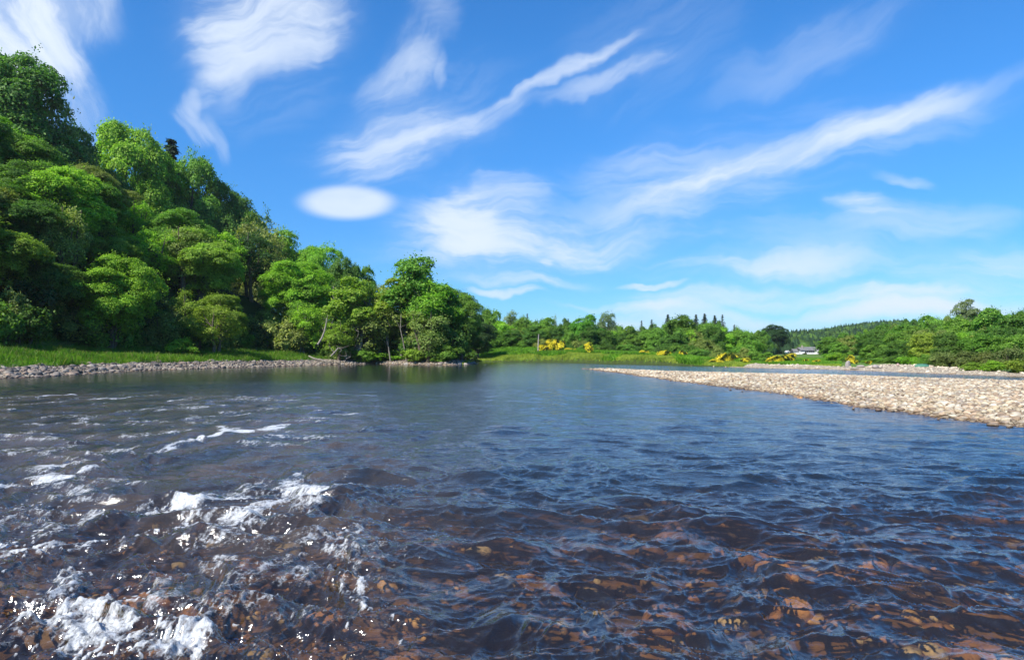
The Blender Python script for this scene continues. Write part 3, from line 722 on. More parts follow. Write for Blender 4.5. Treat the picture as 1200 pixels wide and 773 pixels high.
def broadleaf(seed, H_, Rr, base, lobes=14, clumps=20, nleaf=80, leaf=.2, flat=.45, stems=1, droop=0., clumpr=.85, fill=.12, airy=0., lean=0.):
    """trunk and limbs reaching lobes of leaf sprays; the sprays are shallow domes so that light and gaps show between them"""
    r = np.random.default_rng(seed); LC = []; ch = (H_ - base) / 2; cz = base + ch
    k = 0
    while len(LC) < lobes and k < 900:
        k += 1; d = unit(r.normal(size=3)); q = r.uniform(.35, .82)
        p = np.array([d[0] * Rr * q, d[1] * Rr * q, cz + d[2] * ch * q])
        p[:2] *= 1 - .35 * max(0, (p[2] - cz) / ch) ** 2
        if all(np.linalg.norm((p - c) / [Rr, Rr, ch]) > .36 for c in LC): LC.append(p)
    LC = np.array(LC); LR = Rr * r.uniform(.24, .47, len(LC))
    CC, CN = [], []
    for c, q in zip(LC, LR):
        d = unit(r.normal(size=(clumps, 3)) + np.array([0, 0, .35])); out_ = unit(c - np.array([0, 0, cz - ch * .4]))
        d = unit(d + out_ * .5)
        e = q * r.uniform(.72, 1.12, clumps)[:, None]
        CC.append(c + d * e * np.array([1, 1, .75])); CN.append(unit(d * .75 + np.array([0, 0, .62])))
    CC = np.concatenate(CC); CN = np.concatenate(CN)
    if airy: kp = r.random(len(CC)) > airy; CC, CN = CC[kp], CN[kp]
    m = len(CC); cr = clumpr * r.uniform(.6, 1.35, m)
    d = r.normal(size=(m, nleaf, 3)); rad = r.random((m, nleaf, 1)) ** .5
    tn = unit(d - (d * CN[:, None]).sum(-1, keepdims=True) * CN[:, None]) * rad * cr[:, None, None]
    bulge = CN[:, None] * (cr[:, None, None] * flat * (1 - rad ** 2) + r.normal(0, .12, (m, nleaf, 1)) * cr[:, None, None])
    pts = CC[:, None] + tn + bulge; pts[..., 2] -= droop * (rad[..., 0] ** 2) * cr[:, None]
    nn = unit(CN[:, None] + tn * .5 / cr[:, None, None] + r.normal(0, .42, (m, nleaf, 3)))
    pts = pts.reshape(-1, 3); nn = nn.reshape(-1, 3)
    nf = int(len(pts) * fill); fi = r.integers(0, len(LC), nf); dd = unit(r.normal(size=(nf, 3))) * (r.random((nf, 1)) ** .6)
    pf = LC[fi] + dd * LR[fi][:, None] * .95
    # loose twigs of leaves that break the outline
    nt_ = int(len(LC) * 15); ti = r.integers(0, len(LC), nt_); td = unit(r.normal(size=(nt_, 3)) + [0, 0, .3]); tp = LC[ti] + td * LR[ti][:, None] * r.uniform(.9, 1.25, (nt_, 1))
    tp = (tp[:, None] + r.normal(0, leaf * 1.9, (nt_, 12, 3))).reshape(-1, 3)
    pts = np.concatenate([pts, pf, tp]); nn = np.concatenate([nn, unit(r.normal(size=(nf + len(tp), 3)) + [0, 0, .4])])
    V, F_, v = leaves(pts, nn, leaf, r)
    lo = V[:, 2] < .15; V[lo, 2] = .15 + np.abs(V[lo, 2] - .15) * .2
    parts = []; tr0 = .022 * H_ + .06
    for sidx in range(stems):
        an = r.uniform(0, 6.28); o0 = np.array([math.cos(an), math.sin(an), 0]) * (.0 if stems == 1 else .35 + .1 * Rr)
        top = np.array([lean + (o0[0] * 3 if stems > 1 else r.normal(0, .3)), (o0[1] * 3 if stems > 1 else r.normal(0, .3)), H_ * .86])
        tp_ = wig(o0 + [0, 0, -.5], top, 9, .05 * H_ / 9, r); q = tr0 / (1 + .35 * (stems - 1))
        parts.append(tube(tp_, np.linspace(q * 1.25, q * .2, 9)))
        for j, (c, lr) in enumerate(zip(LC, LR)):
            if stems > 1 and j % stems != sidx: continue
            u = np.clip((c[2] - .35 * Rr) / (H_ * .86), .18, .85) * r.uniform(.65, .95); i0 = u * 8; a = tp_[int(i0)] * (1 - i0 % 1) + tp_[min(int(i0) + 1, 8)] * (i0 % 1)
            lb = wig(a, c, 6, .05 * Rr, r, .06 * Rr); parts.append(tube(lb, np.linspace(q * .5 * (1 - u * .5), .03, 6), 5))
            for _ in range(3):
                e = c + unit(r.normal(size=3)) * lr * .95; parts.append(tube(wig(c, e, 4, .04 * Rr, r), np.linspace(.045, .012, 4), 4))
    TV, TF = join(parts)
    return (V, F_, v), (TV, TF)
def conifer(seed, H_, Rr, tiers=38, per=22, leaf=.2, gap=0.):
    r = np.random.default_rng(seed); pts = []; nn = []; parts = [tube(wig((0, 0, -.5), (0, 0, H_), 8, .03, r), np.linspace(.02 * H_, .02, 8), 6)]
    for i in range(tiers):
        u = (i + .5) / tiers; z = H_ * (.1 + .9 * u); q = Rr * (1 - u) ** .8 * r.uniform(.85, 1.1) + .05
        nb = max(5, int(9 * (1 - u) + 4))
        for b_ in range(nb):
            if r.random() < gap: continue
            an = r.uniform(0, 6.28); ln = q * r.uniform(.7, 1.15); e = np.array([math.cos(an) * ln, math.sin(an) * ln, z - .22 * ln])
            if ln > .5: parts.append(tube(np.array([[0, 0, z], e * .5 + np.array([0, 0, z * .5 + .05 * ln]), e]), [.04, .03, .012], 4))
            s_ = r.random((per, 1)) ** .7; p = np.array([0, 0, z]) + (e - [0, 0, z]) * s_ + r.normal(0, .09 + .07 * ln, (per, 3)) * [1, 1, .5]
            pts.append(p); nn.append(unit(np.array([math.cos(an) * .4, math.sin(an) * .4, .8]) + r.normal(0, .35, (per, 3))))
    V, F_, v = leaves(np.concatenate(pts), np.concatenate(nn), leaf, r, .3)
    return (V, F_, v), join(parts)
KIND = {}
def register(key, data, lm=None, bm_=None, cname='crown'):
    (V, F_, v), (TV, TF) = data
    KIND[key] = (mesh(cname, V, F_, lm or M_LEAF, False, {'v': v}, link=False), mesh('trunk', TV, TF, bm_ or M_BARK, True, link=False), float(V[:, 2].max()))
for i in range(4): register(('big', i), broadleaf(300 + i, 16, 5.4, 2.2, lobes=26, clumps=24, nleaf=115, leaf=.125, clumpr=.85, flat=.42, fill=.16))
for i in range(3): register(('mid', i), broadleaf(320 + i, 11, 3.7, 1.2, lobes=19, clumps=19, nleaf=90, leaf=.12, clumpr=.7, flat=.42, fill=.16))
for i in range(3): register(('airy', i), broadleaf(340 + i, 12, 3.6, 2.0, lobes=16, clumps=15, nleaf=42, leaf=.14, flat=.3, droop=.55, airy=.25, clumpr=.75, stems=2, fill=.05))
for i in range(2): register(('tall', i), broadleaf(350 + i, 16, 3.4, 5.5, lobes=16, clumps=14, nleaf=60, leaf=.18, airy=.18, clumpr=.8, lean=1.2 - 2 * i, stems=2, fill=.05), bm_=M_PALEBARK)
for i in range(4): register(('far', i), broadleaf(360 + i, 9, 3.6, .5, lobes=16, clumps=15, nleaf=60, leaf=.17, clumpr=.7))
for i in range(3): register(('bush', i), broadleaf(380 + i, 3.2, 2.2, .1, lobes=10, clumps=14, nleaf=44, leaf=.13, clumpr=.5, stems=3))
for i in range(2): register(('sparse', i), broadleaf(390 + i, 10, 2.6, 3, lobes=13, clumps=10, nleaf=24, leaf=.16, airy=.4, clumpr=.6, fill=.02))
for i in range(3): register(('conifer', i), conifer(400 + i, 12, 3.2), M_NEEDLE)
for i in range(2): register(('thin_conifer', i), conifer(410 + i, 12, 2.3, 34, 14, .2, .3), M_NEEDLE)

GREEN = {'fresh': (.115, .235, .018), 'mid': (.080, .165, .020), 'deep': (.050, .112, .016), 'dark': (.026, .060, .014), 'olive': (.12, .165, .036), 'yellow': (.125, .195, .022),
         'blue': (.055, .11, .05), 'brown': (.085, .115, .028), 'grey': (.10, .15, .06), 'pine': (.036, .070, .034)}
def on_land(px, Y_, dmin=1.8):
    dmin = dmin if px > 440 else (8.5 if 200 < px < 275 and Y_ < 82 else float(np.interp(px, [0, 300, 330, 370, 392, 430], [14.5, 13, 10, 6, 3, 1])))
    """step back until the spot is dry land"""
    for _ in range(60):
        x = AT(px, Y_)
        if -landform(np.array([x]), np.array([Y_]))[1][0] > dmin: break
        Y_ += .6
    return Y_
COUNT = [0]
def tree(kind, x, y, h, wide, col, label, cat='tree', group=None, name=None, rot=None, z=None, sink=.15, crown='crown', var=None):
    vs_ = [k for k in KIND if k[0] == kind]; k = vs_[(COUNT[0] if var is None else var) % len(vs_)]; COUNT[0] += 1
    cm, tm, h0 = KIND[k]; rr_ = random.Random(COUNT[0] * 7 + 1)
    o = bpy.data.objects.new(name or 'broadleaf_tree', None); C.objects.link(o)
    o.location = (x, y, (HT(x, y) if z is None else z) - sink); s = h / h0
    o.scale = (s * wide, s * wide, s); o.rotation_euler = (0, 0, rr_.uniform(0, 6.28) if rot is None else rot)
    c = obj(crown, cm, o); t_ = obj('trunk', tm, o)
    c0 = GREEN[col] if isinstance(col, str) else col; q = rr_.uniform(.88, 1.14)
    q *= 1.9 if kind in ('far', 'sparse') else 1.0 if 'conifer' in kind else 1.85
    c.color = (c0[0] * q * rr_.uniform(.94, 1.12), c0[1] * q * .96, c0[2] * q * 1.1, 1)
    return tag(o, label, cat, group)
def tree_px(kind, px, top, Y_, wpx, col, label, **kw):
    """a tree standing Y_ metres off whose crown reaches the height of that row; wpx: its width in the photo"""
    Y_ = on_land(px, Y_)
    if 'conifer' in kind and px > 500: top += 2.5
    if px > 1045 and kind == 'far': top -= 4
    if px < 400 and kind in ('big', 'airy', 'mid', 'sparse', 'conifer') and top < 345:
        for _ in range(70):
            if ZT(top, Y_) - HT(AT(px, Y_), Y_) < 14: break
            Y_ += 1
    x = AT(px, Y_); z = HT(x, Y_); h = ZT(top, Y_) - z
    kk = [k for k in KIND if k[0] == kind]; k = kk[(COUNT[0] if kw.get('var') is None else kw['var']) % len(kk)]; h0 = KIND[k][2]
    base_w = {'big': 12.4, 'mid': 8.6, 'airy': 8.4, 'tall': 8.2, 'far': 8.6, 'bush': 5.2, 'sparse': 6.4, 'conifer': 4.6, 'thin_conifer': 3}[kind]
    wide = (wpx * Y_ / F) / (base_w * h / h0)
    if 'conifer' in kind: wide = max(wide, .95)
    elif kind != 'bush' and Y_ > 80: wide = min(wide, 1.45)
    return tree(kind, x, Y_, h, wide, col, label, **kw)

# --- the wooded slope on the left: named individuals first (px, top, distance, width px, ...)
LT = 'trees on the wooded left slope'
NAMED = [
 ('big', -8, 48, 76, 190, 'deep', 'tallest dark green tree at the far left edge, above the rest of the slope'),
 ('airy', 40, 92, 80, 110, 'olive', 'loose olive tinged tree with sky gaps beside the tallest tree at the left edge'),
 ('big', 85, 140, 92, 120, 'deep', 'dark green tree between the tallest left tree and the bright rounded one'),
 ('big', 150, 137, 112, 130, 'fresh', 'bright green rounded tree on the skyline of the wooded slope, highest of the middle slope'),
 ('big', 60, 186, 72, 160, 'fresh', 'bright broad leafy tree in the sun below the dark tree at the left'),
 ('sparse', 172, 142, 128, 34, 'grey', 'small grey green treetop poking over the bright rounded tree on the skyline'),
 ('conifer', 197, 161, 128, 28, 'pine', 'dark thin conifer top right of the bright rounded tree on the skyline'),
 ('big', 215, 172, 124, 110, 'mid', 'mid green broad tree stepping down the skyline right of the thin conifer'),
 ('big', 262, 205, 130, 100, 'deep', 'darker tree on the skyline midway down the wooded slope'),
 ('sparse', 312, 236, 136, 36, 'blue', 'blue green ragged treetop on the skyline above the olive tree'),
 ('big', 336, 262, 128, 90, 'fresh', 'fresh green tree on the skyline just above the pale trunk'),
 ('big', 372, 280, 128, 80, 'fresh', 'yellow green tree where the skyline drops towards the headland'),
 ('mid', 402, 296, 132, 50, 'deep', 'dark rounded tree filling the dip of the skyline'),
 ('mid', 428, 308, 134, 50, 'mid', 'small green tree at the low end of the slope skyline'),
 ('big', 232, 262, 88, 120, 'yellow', 'sunlit spreading tree overhanging the dark hollow above the grass'),
 ('airy', 72, 232, 74, 70, 'olive', 'small olive tree standing out against darker leaves on the left slope'),
 ('airy', 302, 250, 104, 80, 'olive', 'olive brown willow like tree in the middle of the slope'),
 ('big', 345, 300, 108, 90, 'fresh', 'bright tree with a dark trunk above the pale leaning trunk'),
 ('big', 130, 290, 78, 110, 'fresh', 'patch of bright leaves low on the dark left slope'),
 ('airy', 250, 352, 79, 76, 'yellow', 'small pale spreading thorn tree at the edge of the grass bank'),
 ('bush', 214, 392, 78, 50, 'fresh', 'low bright bush at the foot of the pale thorn tree'),
 ('airy', 362, 352, 100, 56, 'fresh', 'small tree with pale forked trunk at the end of the grass bank'),
 ('tall', 410, 320, 112, 70, 'yellow', 'slender tree with a long pale trunk left of the headland'),
 ('airy', 440, 330, 108, 80, 'olive', 'olive feathery tree between the slope and the headland'),
 ('airy', 396, 372, 106, 60, 'yellow', 'leaning tree over the water with a bent yellowish trunk'),
 ('tall', 484, 292, 117, 84, 'mid', 'tallest tree of the headland clump with an open ragged top'),
 ('tall', 462, 322, 114, 70, 'yellow', 'yellow green multi stemmed tree at the left of the headland clump'),
 ('tall', 512, 324, 115, 76, 'fresh', 'bright tree in the middle of the headland clump with pale stems'),
 ('big', 534, 334, 120, 76, 'mid', 'broad tree at the right of the headland clump stretching a branch over the river'),
 ('airy', 500, 352, 109, 80, 'olive', 'olive tree with thin pale stems at the front of the headland'),
 ('mid', 540, 372, 112, 60, 'deep', 'dark leafy tree hanging over the water at the tip of the headland'),
 ('mid', 560, 366, 126, 44, 'dark', 'dark shaded tree behind the tip of the headland'),
 ('bush', 458, 408, 108, 54, 'fresh', 'bright low bush on the headland shore at the foot of the pale stems'),
 ('bush', 488, 404, 109, 46, 'yellow', 'yellow green bush on the headland shore below the tallest tree'),
 ('bush', 520, 398, 110, 50, 'mid', 'leafy bush leaning over the stones at the headland'),
 ('bush', 546, 400, 110, 40, 'deep', 'dark bush at the waterline on the tip of the headland'),
 ('bush', 424, 405, 109, 40, 'mid', 'bush in shade beside the driftwood on the left shore'),
]
NAMEOF = {'bush': 'bush', 'conifer': 'conifer_tree', 'thin_conifer': 'conifer_tree'}
placed = []
TONE = dict(mid='mid green', deep='deep green', fresh='fresh green', dark='very dark green', yellow='yellow green', olive='olive', brown='brown')
def zone_name(px, z_):
    for a, b in z_:
        if px < a: return b
for (k, px, top, Y_, wp, col, lab) in NAMED:
    tree_px(k, px, top, Y_, wp, col, lab, group=None, cat='bush' if k == 'bush' else 'tree', name=NAMEOF.get(k, 'broadleaf_tree')); placed.append((AT(px, Y_), Y_))
SKY = [(-60, 55), (0, 62), (60, 118), (110, 152), (150, 150), (180, 160), (210, 185), (260, 220), (320, 258), (370, 292), (430, 325), (470, 318), (520, 340), (550, 362), (580, 380)]
def sky_row(px): return np.interp(px, [a for a, b in SKY], [b for a, b in SKY])
r = np.random.default_rng(77)
cols = ['mid', 'deep', 'fresh', 'mid', 'deep', 'dark', 'yellow', 'olive', 'fresh']
tries = 0; n = 0
while tries < 16000 and n < 240:
    tries += 1; x = r.uniform(-120, -2); y = r.uniform(58, 190)
    px = 600 + F * x / y
    if px < -60 or px > 560: continue
    z, dw, _ = landform(np.array([x]), np.array([y])); d = -dw[0]
    if d < np.interp(px, [0, 300, 370, 400], [17, 15, 7, 4.5]) or d > 66: continue
    sp = 3.7 + .016 * y
    if any((x - a) ** 2 + (y - b) ** 2 < sp * sp for a, b in placed): continue
    h = r.uniform(8.5, 14); zt = z[0] + h; row = HOR - F * (zt - CH) / y
    lim = sky_row(px) + 8
    if row < lim: h = (CH + (HOR - lim) * y / F) - z[0]
    if h < 4.5: continue
    front = d < 19
    k = 'mid' if (h < 9.5) else ('big' if r.random() < .75 else 'airy')
    if front: k = r.choice(['mid', 'mid', 'airy', 'big']); h = min(h, r.uniform(5.5, 9.5))
    cc_ = cols[r.integers(0, 9)]
    tree(k, x, y, h, r.uniform(1.05, 1.35) * (1.18 if k != 'airy' else 1), cc_,
         f"{TONE[cc_]} {'tall' if h > 11.5 else 'middling' if h > 9 else 'short'} {dict(mid='bushy', big='leafy', airy='feathery')[k]} tree {'low' if z[0] < 5 else 'high'} on the slope {zone_name(px, [(80, 'under the tallest left tree'), (190, 'around the bright rounded tree'), (300, 'above the pale thorn tree'), (400, 'before the skyline dips'), (999, 'behind the headland')])}", group=LT)
    placed.append((x, y)); n += 1
print('slope trees', n)
# undergrowth closing the foot of the wood
for px in np.arange(-20, 560, 7.0):
    px = px + r.uniform(-4, 4)
    Y0 = 57 + 36 * sstep(-20, 330, px) + 18 * sstep(300, 470, px)
    for Y_ in np.arange(Y0, Y0 + 40, .8):
        x = AT(px, Y_); d = -landform(np.array([x]), np.array([Y_]))[1][0]
        if d > np.interp(px, [0, 300, 370, 400], [15, 13, 5.5, 2.6]) + 3 * ((px * 7) % 1): break
    else: continue
    if x > -3: continue
    tree('bush', x, Y_ + r.uniform(0, 1.5), hu_ := r.uniform(2.6, 7.0), r.uniform(.8, 1.15), cc_ := ['deep', 'dark', 'mid', 'mid', 'deep', 'olive'][r.integers(0, 6)],
         f"{'tall' if hu_ > 4.8 else 'low'} {TONE[cc_]} shrub of the wood edge {zone_name(px, [(90, 'at the far left'), (200, 'behind the middle of the grass'), (300, 'beside the pale thorn tree'), (400, 'near the fallen branch'), (999, 'on the headland shore')])}", cat='bush', group='undergrowth at the foot of the wood', name='bush')

# --- the far bank
FAR = [
 ('far', 573, 358, 190, 34, 'mid', 'rounded tree just right of the headland on the far bank'),
 ('far', 588, 374, 178, 52, 'fresh', 'bright rounded bush like tree at the left end of the far bank belt'),
 ('sparse', 598, 362, 220, 24, 'grey', 'thin grey green tree with sky gaps behind the left end of the far belt'),
 ('far', 612, 366, 205, 30, 'mid', 'dense green tree left of the grey pole on the far bank'),
 ('thin_conifer', 618, 364, 230, 8, 'pine', 'leftmost small dark conifer tip above the far belt'),
 ('far', 640, 370, 195, 44, 'mid', 'dome shaped tree above the grey pole on the far bank'),
 ('far', 618, 386, 178, 40, 'fresh', 'light green tree directly behind the grey pole on the far bank'),
 ('sparse', 651, 366, 235, 10, 'grey', 'bare pale treetop between the pole and the bright round tree'),
 ('thin_conifer', 666, 370, 235, 8, 'pine', 'small dark conifer tip left of the bright round tree'),
 ('far', 686, 366, 190, 46, (.055, .15, .012), 'vivid green round crowned tree standing highest in the middle of the far belt'),
 ('airy', 712, 361, 200, 30, 'grey', 'pale open tree taller than its neighbours right of the vivid round tree'),
 ('far', 664, 388, 176, 42, 'mid', 'bushy tree behind the first yellow gorse on the far bank'),
 ('far', 706, 384, 172, 44, 'deep', 'dark green bushy tree behind the second yellow gorse on the far bank'),
 ('far', 738, 380, 185, 40, 'mid', 'tree filling the low notch of the far belt'),
 ('thin_conifer', 752, 372, 240, 8, 'pine', 'small conifer tip above the notch of the far belt'),
 ('thin_conifer', 764, 371, 240, 9, 'pine', 'pair mate conifer tip right of the notch of the far belt'),
 ('conifer', 783, 365, 240, 12, 'pine', 'dark pointed conifer at the left of the spruce topped rise'),
 ('far', 765, 382, 175, 46, 'mid', 'olive green tree left of the spruce topped rise'),
 ('far', 800, 366, 190, 56, (.055, .12, .015), 'broad domed tree at the left of the spruce topped rise'),
 ('conifer', 816, 365, 225, 10, 'pine', 'first of the row of dark spruces on the rise'),
 ('conifer', 826, 364, 225, 11, 'pine', 'second of the row of dark spruces on the rise'),
 ('conifer', 838, 366, 222, 14, 'pine', 'third of the row of dark spruces on the rise'),
 ('thin_conifer', 847, 365, 222, 10, 'pine', 'rightmost thin spruce of the row on the rise'),
 ('thin_conifer', 861, 377, 230, 7, 'pine', 'lone small spruce between the rise and the dark tree by the house'),
 ('far', 832, 374, 185, 40, 'mid', 'green tree below the row of spruces on the rise'),
 ('far', 790, 388, 160, 44, 'deep', 'lower tree with dark base behind the middle gorse'),
 ('far', 846, 382, 165, 40, 'fresh', 'light green tree at the right of the spruce topped rise'),
 ('far', 822, 392, 140, 40, 'olive', 'olive tree with pale stems behind the gorse at the water'),
 ('far', 868, 386, 170, 44, 'mid', 'soft green tree left of the dark tree by the house'),
 ('far', 878, 394, 132, 44, 'mid', 'rounded tree at the waterside left of the house view'),
 ('big', 908, 378, 330, 50, 'dark', 'large very dark spreading tree beside the white house'),
 ('far', 889, 386, 300, 30, 'dark', 'dark tree joined to the left of the large dark tree by the house'),
 ('far', 972, 392, 190, 36, 'mid', 'green tree just right of the white house'),
 ('far', 995, 388, 165, 44, 'mid', 'rounded green tree behind the tall grey boulder'),
 ('far', 985, 400, 130, 40, 'mid', 'low green tree in front of the right hand house end'),
 ('far', 1022, 386, 150, 50, 'deep', 'dense tree behind the shore boulders'),
 ('far', 1040, 376, 190, 50, (.055, .13, .014), 'brighter tree higher up behind the shore boulders'),
 ('far', 1020, 402, 112, 40, 'mid', 'low leafy tree just behind the shore boulders'),
 ('far', 1052, 400, 104, 44, 'deep', 'dark leafy tree right of the shore boulders'),
 ('far', 1062, 378, 140, 52, 'mid', 'domed tree in the belt above the green boat'),
 ('far', 1085, 390, 98, 46, 'yellow', 'light yellow green tree with pale stems standing over the green boat'),
 ('far', 1092, 370, 135, 56, 'mid', 'tall rounded tree left of the ragged tallest tree on the right bank'),
 ('tall', 1136, 347, 118, 34, 'grey', 'tallest ragged open tree on the right bank skyline'),
 ('far', 1125, 368, 116, 60, 'mid', 'dense tree round the foot of the ragged tallest tree'),
 ('far', 1112, 390, 92, 40, 'deep', 'dark tree right of the light yellow green tree'),
 ('far', 1165, 361, 108, 66, 'mid', 'large tree on the right skyline next to the frame edge'),
 ('far', 1196, 366, 100, 60, 'deep', 'tree cut by the right edge of the photo'),
 ('far', 1150, 388, 88, 60, (.06, .13, .013), 'bright leafy tree above the brown bushes'),
 ('far', 1190, 392, 82, 56, 'mid', 'leafy tree at the right edge above the green bushes'),
 ('bush', 1106, 406, 80, 30, 'brown', 'brownish bush left of the others on the right bank'),
 ('bush', 1130, 404, 78, 40, 'brown', 'largest reddish brown bush on the right bank'),
 ('bush', 1158, 408, 74, 40, 'brown', 'brown and olive bush between the reddish bush and the edge'),
 ('bush', 1186, 400, 76, 36, 'brown', 'tan twiggy bush at the right edge'),
 ('bush', 1140, 420, 68, 36, 'yellow', 'bright green low bush next to the end of the beach'),
 ('bush', 1168, 419, 66, 40, 'fresh', 'bright green low bush in the middle of the right bank front'),
 ('bush', 1196, 416, 63, 44, 'yellow', 'bright green low bush at the right edge above the water'),
 ('bush', 943, 412.5, 300, 7, 'brown', 'small dark bush in front of the white house wall'),
 ('bush', 940, 419, 118, 22, 'mid', 'green bush splitting the gorse below the white house'),
 ('bush', 960, 420, 112, 26, 'mid', 'green bush on the lawn edge below the right end of the house'),
 ('bush', 934, 427, 101, 9, 'deep', 'small dark bush on the sandy beach below the house'),
 ('bush', 982, 420, 106, 26, 'brown', 'brown bush left of the tall grey boulder'),
 ('bush', 906, 415, 150, 30, 'fresh', 'low hedge like bush above the large gorse clump'),
]
for (k, px, top, Y_, wp, col, lab) in FAR:
    tree_px(k, px, top, Y_, wp, col, lab, cat='bush' if k == 'bush' else 'tree', name=NAMEOF.get(k, 'broadleaf_tree'))
    placed.append((AT(px, Y_), Y_))
# fillers of the belt
for row, (Y_, lo, hi, jit) in enumerate(((172, 565, 890, 10), (205, 560, 890, 12), (240, 560, 900, 14), (235, 955, 1220, 14), (170, 1000, 1220, 10), (128, 1030, 1230, 8), (98, 1040, 1215, 5))):
    for px in np.arange(lo, hi, {172: 15, 205: 13, 240: 12, 235: 13, 170: 16, 128: 20, 98: 22}[Y_]):
        p = px + r.uniform(-6, 6); yj = Y_ + r.uniform(-jit, jit)
        if 900 < p < 978 : continue
        if Y_ == 98 and p < 1100: yj += 10
        base_top = np.interp(p, [560, 600, 640, 690, 740, 790, 840, 880, 960, 1000, 1050, 1100, 1150, 1200], [371, 373, 373, 376, 382, 373, 375, 387, 394, 387, 377, 369, 364, 361])
        top = base_top + {172: 7, 205: 2, 240: -1, 235: 2, 170: 5, 128: 11, 98: 21}[Y_] + r.uniform(-3, 4)
        right = p > 900
        tree_px('far', p, top, yj, r.uniform(26, 36) * 170 / yj * (.8 if yj < 130 else 1), cc_ := ['mid', 'deep', 'mid', 'fresh', 'olive', 'deep'][r.integers(0, 6)],
                f"{TONE[cc_]} tree, {'front' if yj < 190 and yj > 150 or yj < 110 else 'back'} of the belt {zone_name(p, [(640, 'near the grey pole'), (730, 'round the vivid green tree'), (790, 'in the low notch'), (860, 'under the spruces'), (960, 'near the dark tree by the cottage'), (1050, 'behind the boulders'), (1120, 'behind the green boat'), (9999, 'near the right edge')])}",
                group='trees crowded on the right bank' if right else 'trees crowded on the far bank')
for px in np.arange(566, 900, 9.5):              # shrubs at the foot of the far belt
    p = px + r.uniform(-4, 4); Y_ = np.interp(p, [560, 700, 800, 860, 900], [168, 158, 138, 118, 112]) + r.uniform(-2, 4)
    tree_px('bush', p, np.interp(p, [560, 700, 800, 900], [392, 400, 404, 410]) + r.uniform(-4, 4), Y_, r.uniform(22, 32), ['mid', 'deep', 'olive'][r.integers(0, 3)], f"{zone_name(p, [(640, 'shrub left of the grey pole'), (700, 'shrub behind the first gorse clump'), (760, 'shrub before the low notch'), (830, 'shrub behind the pair of gorse bushes'), (9999, 'shrub near the waterside gorse clump')])} at the foot of the far belt", cat='bush', group='shrubs at the foot of the far belt', name='bush')
for px in np.arange(975, 1110, 10):
    p = px + r.uniform(-4, 4); Y_ = np.interp(p, [970, 1050, 1110], [112, 96, 84])
    tree_px('bush', p, r.uniform(408, 418), Y_, r.uniform(22, 34), ['mid', 'deep', 'fresh'][r.integers(0, 3)], 'shrub at the foot of the right bank trees', cat='bush', group='shrubs behind the right beach', name='bush')

# --- gorse: a dark bush with separate masses of yellow flower
def gorse_mesh(seed):
    rr = np.random.default_rng(seed); (V, F_, v), tk = broadleaf(seed, 2.2, 1.6, .05, lobes=9, clumps=12, nleaf=30, leaf=.10, clumpr=.42, stems=3)
    c = V.reshape(-1, 4, 3).mean(1); nz = fbm(c[:, 0] * 1.1 + 9, c[:, 2] * 1.1 + c[:, 1], 2, seed)
    pick = (nz > .38) & (rr.random(len(c)) < .68) & (c[:, 2] > .35)
    W = V.reshape(-1, 4, 3); W = W + unit(c - [0, 0, .7])[:, None] * .08
    fl = W[pick]; fl = (fl - fl.mean(1, keepdims=True)) * 1.35 + fl.mean(1, keepdims=True)
    gr = V.reshape(-1, 4, 3)[~pick]
    vv = v.reshape(-1, 4)
    return (mesh('flowers', fl.reshape(-1, 3), np.arange(len(fl) * 4).reshape(-1, 4), M_FLOWER, False, {'v': vv[pick].ravel()}, link=False),
            mesh('foliage', gr.reshape(-1, 3), np.arange(len(gr) * 4).reshape(-1, 4), M_LEAF, False, {'v': vv[~pick].ravel()}, link=False),
            mesh('stem', tk[0], tk[1], M_BARK, True, link=False))
GO = [gorse_mesh(500 + i) for i in range(3)]
GORSE = [(604, 404, 168, 12, 'small faded gorse tuft at the left end of the far bank'), (637, 405, 150, 16, 'small yellow gorse right of the grey pole'), (643, 401, 152, 14, 'bright yellow gorse next to the pole, taller of the two'),
         (656, 398, 152, 18, 'tall yellow gorse in the middle of the first clump'), (668, 408, 146, 16, 'low straggling gorse at the right end of the first clump'),
         (689, 404, 146, 16, 'arching yellow gorse apart from the first clump'), (691, 411, 142, 10, 'low yellow tip at the foot of the arching gorse'),
         (755, 413, 130, 14, 'left one of two gorse bushes near the middle of the far bank'), (778, 414, 126, 22, 'right and wider one of two gorse bushes near the middle of the far bank'),
         (801, 413, 128, 12, 'half hidden gorse among shrubs'), (840, 423, 104, 18, 'bright gorse at the waterline left of the tall one'), (848, 418, 108, 18, 'tall gorse at the water right of the bright low one'),
         (859, 416, 112, 20, 'broad gorse topping the waterside clump'), (874, 422, 106, 14, 'gorse at the right end of the waterside clump'),
         (909, 420, 108, 18, 'bright gorse at the left of the clump below the house'), (920, 418, 112, 20, 'gorse in the middle of the clump below the house'), (927, 417, 114, 16, 'gorse at the right of the clump below the house'),
         (901, 424, 104, 8, 'tiny gorse at the left edge of the clump below the house'), (944, 423, 108, 8, 'small gorse spot among green bushes'), (957, 425, 101, 11, 'single round bright gorse on the beach edge right of the bushes'),
         (997, 420, 100, 12, 'yellow gorse above the tall grey boulder'), (1017, 427, 92, 8, 'low gorse between the grey boulders'), (1003, 426, 94, 6, 'tiny gorse tuft between the boulders')]
